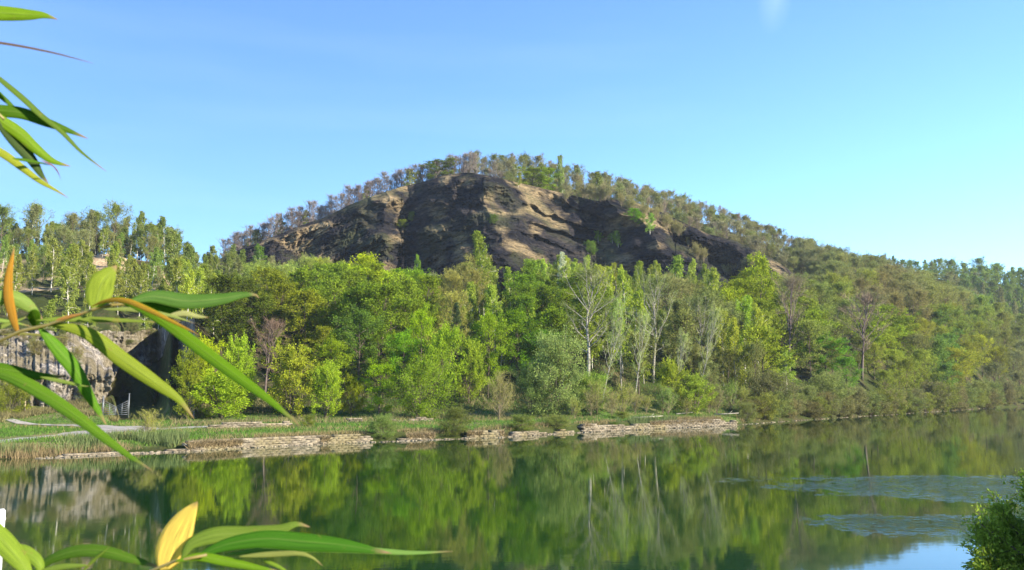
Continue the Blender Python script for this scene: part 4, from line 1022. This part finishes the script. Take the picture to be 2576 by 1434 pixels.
# ------------------------------------------------------------------ bamboo in front, left
def bamboo_mat():
    m, n, l = new_mat('bamboo_leaf')
    oi = n.new('ShaderNodeObjectInfo'); t = attr(n, 'along'); ac = attr(n, 'across')
    tc = n.new('ShaderNodeTexCoord')
    # fine long veins, drying towards the tip
    wv = n.new('ShaderNodeTexNoise'); wv.noise_dimensions = '2D'; cmb = n.new('ShaderNodeCombineXYZ')
    mu = n.new('ShaderNodeMath'); mu.operation = 'MULTIPLY'; mu.inputs[1].default_value = 26; l.new(ac, mu.inputs[0]); l.new(mu.outputs[0], cmb.inputs[0])
    mu2 = n.new('ShaderNodeMath'); mu2.operation = 'MULTIPLY'; mu2.inputs[1].default_value = 2.5; l.new(t, mu2.inputs[0]); l.new(mu2.outputs[0], cmb.inputs[1])
    l.new(cmb.outputs[0], wv.inputs['Vector']); wv.inputs['Scale'].default_value = 1; wv.inputs['Detail'].default_value = 3
    v = ramp(n, l, wv.outputs[0], [(.35, (.62, .66, .62)), (.62, (1.25, 1.2, 1.15))])
    col = mix(n, l, 1.0, oi.outputs['Color'], v, 'MULTIPLY')
    ab = n.new('ShaderNodeMath'); ab.operation = 'ABSOLUTE'; l.new(ac, ab.inputs[0])
    col = mix(n, l, maprange(n, l, ab.outputs[0], .08, .02, 0, .3), col, (.28, .34, .09))
    spt = noise_node(n, l, 38, 5, tc.outputs['Object'], .7).outputs[0]
    col = mix(n, l, maprange(n, l, spt, .63, .70, 0, .8), col, (.30, .22, .07))
    no = noise_node(n, l, 55, 3, tc.outputs['Object']).outputs[0]
    ad = n.new('ShaderNodeMath'); ad.operation = 'MULTIPLY_ADD'; l.new(no, ad.inputs[0]); ad.inputs[1].default_value = .12; l.new(t, ad.inputs[2])
    col = mix(n, l, maprange(n, l, ad.outputs[0], .95, 1.04, 0, .9), col, (.36, .24, .14))
    d = n.new('ShaderNodeBsdfPrincipled'); l.new(col, d.inputs['Base Color']); d.inputs['Roughness'].default_value = .6; d.inputs['Specular IOR Level'].default_value = .15
    tr = n.new('ShaderNodeBsdfTranslucent'); l.new(mix(n, l, 1.0, col, (1.25, 1.3, .55), 'MULTIPLY'), tr.inputs[0]); mx = n.new('ShaderNodeMixShader'); mx.inputs[0].default_value = .6
    l.new(d.outputs[0], mx.inputs[1]); l.new(tr.outputs[0], mx.inputs[2]); out_of(n, l, mx.outputs[0]); return m
M_BAM = bamboo_mat()
M_STALK = simple_mat('bamboo_stalk', (.15, .12, .03), .5, 0, .3, 30)
bam = add_obj('bamboo', None, loc=(-.78, .95, 4.5)); tag(bam, 'bamboo with long arching leaves hanging into the left of the view', 'bamboo plant')
def smooth_line(P, n):
    P = np.array(P, float); k = len(P)
    if k < 3: t = np.linspace(0, 1, n)[:, None]; return P[0]*(1-t)+P[-1]*t
    Q = np.vstack([2*P[0]-P[1], P, 2*P[-1]-P[-2]]); out = []
    seg = np.linalg.norm(np.diff(P[:, :2], axis=0), axis=1); cs = np.concatenate([[0], np.cumsum(seg)]); s = np.linspace(0, cs[-1], n)
    for v in s:
        i = min(k-2, np.searchsorted(cs, v, 'right')-1); f = (v-cs[i])/max(seg[i], 1e-6); a, b, c, d = Q[i], Q[i+1], Q[i+2], Q[i+3]
        out.append(.5*((2*b)+(-a+c)*f+(2*a-5*b+4*c-d)*f*f+(-a+3*b-3*c+d)*f**3))
    return np.array(out)
def bleaf(pts, w, col, dist=(.95, 1.0), roll=.5, peak=.35, label=None, fold=.25, twist=0.0, blunt=False):
    n = 30; L = smooth_line(pts, n); t = np.linspace(0, 1, n)
    if blunt: pr = np.sin(np.pi * np.clip(t, 0, 1)**.75)**.8
    else: pr = np.where(t < peak, np.sin(t/peak*np.pi/2)**.7, np.cos((t-peak)/(1-peak)*np.pi/2)**.85)
    pr = np.maximum(pr, .02)
    D = dist[0] + (dist[1]-dist[0])*t
    C = np.stack(at(L[:, 0], L[:, 1], D), 1) - np.array(bam.location)
    T = np.gradient(C, axis=0); T /= np.linalg.norm(T, axis=1)[:, None]
    view = C + np.array(bam.location) - np.array([0, 0, CAM_Z]); view /= np.linalg.norm(view, axis=1)[:, None]
    S = np.cross(T, view); S /= np.linalg.norm(S, axis=1)[:, None]; Nn = np.cross(S, T)
    rl = roll + twist*t; S2 = S*np.cos(rl)[:, None] + Nn*np.sin(rl)[:, None]; N2 = np.cross(S2, T)
    hw = (w*.44/FP*D*pr)/np.maximum(np.cos(rl), .35)
    ks = np.linspace(-1, 1, 7); V = []
    for k in ks: V.append(C + S2*(hw*k)[:, None] + N2*(hw*fold*abs(k)**1.3)[:, None])
    top = np.stack(V, 1); bot = top - (N2*.00025)[:, None, :]
    m = 7; V = np.concatenate([top.reshape(-1, 3), bot.reshape(-1, 3)]); f = grid_faces(n, m); N = n*m
    e1 = np.arange(n-1)*m; rim = np.concatenate([np.stack([e1, e1+N, e1+m+N, e1+m], 1), np.stack([e1+m-1, e1+2*m-1, e1+2*m-1+N, e1+m-1+N], 1)])
    al = np.repeat(t, m); ac = np.tile(ks, n)
    me = mesh_np('bamboo_leaf', V, [f, f[:, ::-1]+N, rim], [M_BAM], None, {'along': np.concatenate([al, al]), 'across': np.concatenate([ac, ac])}, True)
    o = add_obj('leaf', me, bam); o.color = (col[0]*1.0, col[1]*.85, col[2]*.6, 1)
    if label: o['label'] = label
def stalk(pts, w, D, name='branch'):
    L = smooth_line(pts, 14); d = np.linspace(*D, 14); C = np.stack(at(L[:, 0], L[:, 1], d), 1) - np.array(bam.location)
    m = MB(); m.tube(C, w*.5/FP*d*np.linspace(1, .6, 14), 8); return add_obj(name, m.mesh('bamboo_'+name, [M_STALK], True), bam)
BG = (.18, .36, .02); BY = (.32, .42, .05); BD = (.085, .22, .015); BP = (.24, .40, .13); BT = (.085, .22, .05); OR = (.62, .40, .06); YE = (.78, .70, .26)
# culm out of frame, branches reach in
m = MB()
zc = np.linspace(0, 2.6, 27); m.tube(np.column_stack([.0*zc, .02*np.sin(zc), zc]), .011, 10)
for q in range(1, 9): m.tube([(0, .02*math.sin(q*.3), q*.3-.006), (0, .02*math.sin(q*.3), q*.3+.006)], .0135, 10)
add_obj('culm', m.mesh('bamboo_culm', [M_STALK], True), bam)
stalk([(-560, 1010), (-300, 960), (-60, 890), (0, 856), (75, 825), (150, 812), (200, 790), (250, 772), (330, 762)], 13, (.95, .95))
stalk([(-560, 330), (-300, 280), (-120, 250), (-20, 270), (10, 300)], 11, (.95, .93))
stalk([(-560, 150), (-300, 100), (-100, 40), (-60, 30)], 9, (.95, .95))
stalk([(-560, 1000), (-300, 960), (-90, 925), (-30, 925)], 9, (.95, .95))
stalk([(-560, 1500), (-300, 1490), (0, 1475), (200, 1462), (360, 1445), (450, 1408), (520, 1396)], 12, (.95, .90))
bleaf([(-120, 28), (-40, 30), (20, 33), (70, 36), (110, 38), (145, 49)], 44, BG, roll=.3, peak=.4)
bleaf([(-160, 90), (0, 107), (115, 128), (190, 147), (235, 160)], 7, (.16, .12, .12), roll=1.0, peak=.3)
bleaf([(-60, 150), (0, 198), (60, 248), (105, 290), (155, 330), (205, 382), (268, 432)], 17, (.12, .24, .04), roll=.7)
bleaf([(-60, 180), (0, 238), (20, 256), (45, 280), (70, 300)], 16, BD, roll=.6)
bleaf([(-110, 268), (0, 277), (60, 285), (115, 306), (165, 325), (222, 349)], 36, BD, roll=.35, label='dark green leaf')
bleaf([(-40, 270), (0, 300), (50, 335), (85, 368), (130, 403), (178, 419)], 36, BG, roll=.3)
bleaf([(-30, 270), (10, 320), (45, 360), (80, 400), (105, 440), (122, 462)], 34, (.06, .13, .04), roll=.5, peak=.5)
bleaf([(-120, 320), (0, 382), (50, 417), (100, 455), (140, 478), (172, 498)], 24, BY, roll=.3)
bleaf([(30, 398), (60, 402), (95, 408), (128, 416)], 9, BD, roll=.5)
bleaf([(100, 402), (130, 415), (145, 432), (153, 452)], 4, (.35, .2, .22), roll=.2)
# middle cluster
bleaf([(48, 845), (32, 800), (20, 745), (22, 690), (36, 622)], 26, (.46, .29, .05), roll=.3, peak=.4, label='orange dying leaf')
bleaf([(-120, 800), (-30, 758), (25, 747), (70, 768), (108, 805)], 42, BP, roll=.2, peak=.65)
bleaf([(80, 780), (88, 800), (95, 830)], 34, BD, roll=.2, blunt=True)
bleaf([(95, 820), (140, 870), (190, 930), (225, 995), (246, 1030), (268, 1070)], 40, (.12, .32, .03), roll=.35, peak=.35)
bleaf([(115, 812), (220, 838), (310, 905), (400, 968), (450, 1005), (488, 1053)], 44, (.24, .36, .05), roll=.2, peak=.45)
bleaf([(90, 806), (150, 802), (230, 803), (320, 806), (400, 811)], 16, (.20, .32, .07), roll=.4)
bleaf([(-90, 850), (-20, 830), (20, 815), (60, 800), (75, 790)], 14, (.18, .28, .08), roll=.3)
bleaf([(-160, 790), (-60, 800), (0, 806), (40, 812), (80, 822)], 16, BP, roll=.3)
bleaf([(235, 778), (290, 752), (360, 776), (440, 826), (520, 888), (600, 948), (680, 1008), (758, 1074)], 36, (.15, .34, .02), dist=(.95, .85), roll=.35, peak=.5, label='longest bright green leaf')
bleaf([(228, 772), (270, 756), (320, 757), (380, 782), (440, 812), (508, 846)], 15, (.50, .36, .05), dist=(.945, .88), roll=.3, peak=.35, label='orange curled leaf')
bleaf([(238, 780), (246, 748), (256, 712), (272, 690), (293, 668)], 74, (.25, .38, .06), dist=(.96, 1.0), roll=.15, peak=.42, fold=.1, label='short broad lime leaf')
bleaf([(320, 760), (385, 745), (470, 757), (550, 752), (605, 742), (640, 741), (652, 750)], 44, BT, dist=(.97, 1.05), roll=.3, peak=.4)
bleaf([(310, 765), (370, 765), (430, 780), (480, 796)], 40, BD, dist=(.98, 1.02), roll=.3)
bleaf([(420, 795), (460, 788), (495, 795), (525, 799)], 16, (.40, .48, .30), dist=(.98, .99), roll=.3, blunt=True)
bleaf([(260, 778), (330, 778), (400, 788), (450, 800), (490, 814)], 13, (.30, .42, .18), dist=(.96, .97), roll=.4)
bleaf([(140, 806), (175, 796), (210, 789)], 9, (.5, .32, .14), dist=(.94, .94), roll=.2, blunt=True)
bleaf([(-200, 925), (-60, 922), (20, 930), (90, 944), (170, 948)], 36, BD, roll=.4, peak=.5)
bleaf([(-90, 925), (20, 945), (110, 990), (200, 1052), (280, 1114), (330, 1150), (382, 1183)], 38, (.14, .32, .03), dist=(.95, .88), roll=.3, peak=.35)
bleaf([(100, 948), (150, 958), (205, 970), (225, 972)], 11, (.26, .40, .12), dist=(.97, .97), roll=.3)
bleaf([(0, 842), (60, 840), (130, 846), (180, 851)], 7, (.30, .34, .15), dist=(1.1, 1.1), roll=.3)
# bottom cluster
bleaf([(408, 1440), (428, 1385), (448, 1340), (470, 1300), (497, 1262)], 84, YE, dist=(.93, .93), roll=.15, blunt=True, fold=.12, label='broad yellow leaf standing upright')
bleaf([(455, 1412), (480, 1368), (540, 1345), (620, 1342), (700, 1332), (745, 1318), (780, 1326)], 46, (.17, .30, .06), dist=(.92, .96), roll=.35, peak=.4)
bleaf([(480, 1410), (560, 1372), (660, 1355), (760, 1362), (870, 1372), (985, 1392)], 50, (.06, .22, .02), dist=(.91, .95), roll=.3, peak=.5)
bleaf([(560, 1396), (640, 1386), (760, 1378), (900, 1382), (1030, 1390), (1140, 1387)], 22, (.20, .40, .14), dist=(.95, 1.0), roll=.4, peak=.35)
bleaf([(440, 1412), (500, 1400), (570, 1412), (650, 1428), (700, 1436)], 26, (.15, .33, .02), dist=(.90, .92), roll=.3, peak=.4)
bleaf([(600, 1400), (680, 1394), (750, 1392), (785, 1402), (812, 1424)], 15, (.28, .36, .14), dist=(.91, .92), roll=.3, peak=.4)
bleaf([(660, 1408), (700, 1425), (740, 1450)], 10, (.2, .36, .05), dist=(.92, .92), roll=.3)
bleaf([(-80, 1270), (-20, 1330), (30, 1385), (65, 1430), (80, 1470)], 56, (.24, .40, .06), dist=(.92, .92), roll=.3, peak=.5)
bleaf([(30, 1370), (70, 1390), (100, 1420), (100, 1460)], 34, (.22, .38, .06), dist=(.93, .93), roll=.3, blunt=True)
bleaf([(70, 1450), (130, 1405), (200, 1384), (270, 1388), (340, 1408), (405, 1428)], 34, (.10, .24, .03), dist=(.95, .94), roll=.4, peak=.5)
bleaf([(205, 1440), (235, 1410), (275, 1376)], 9, (.2, .33, .06), dist=(.94, .94), roll=.3)
bleaf([(90, 1440), (160, 1425), (230, 1422)], 16, (.22, .36, .08), dist=(.93, .93), roll=.3)

# ------------------------------------------------------------------ air
hm, hn, hl = new_mat('haze_air')
pv = hn.new('ShaderNodeVolumePrincipled'); pv.inputs['Color'].default_value = (.80, .90, 1.0, 1); pv.inputs['Density'].default_value = .00009; pv.inputs['Anisotropy'].default_value = .2
ho = hn.new('ShaderNodeOutputMaterial'); hl.new(pv.outputs[0], ho.inputs['Volume'])
m = MB(); m.box((0, 1150, 80), (2700, 1500, 90)); haze = add_obj('haze', m.mesh('haze', [hm])); tag(haze, 'thin pale haze over the valley', kind='stuff')
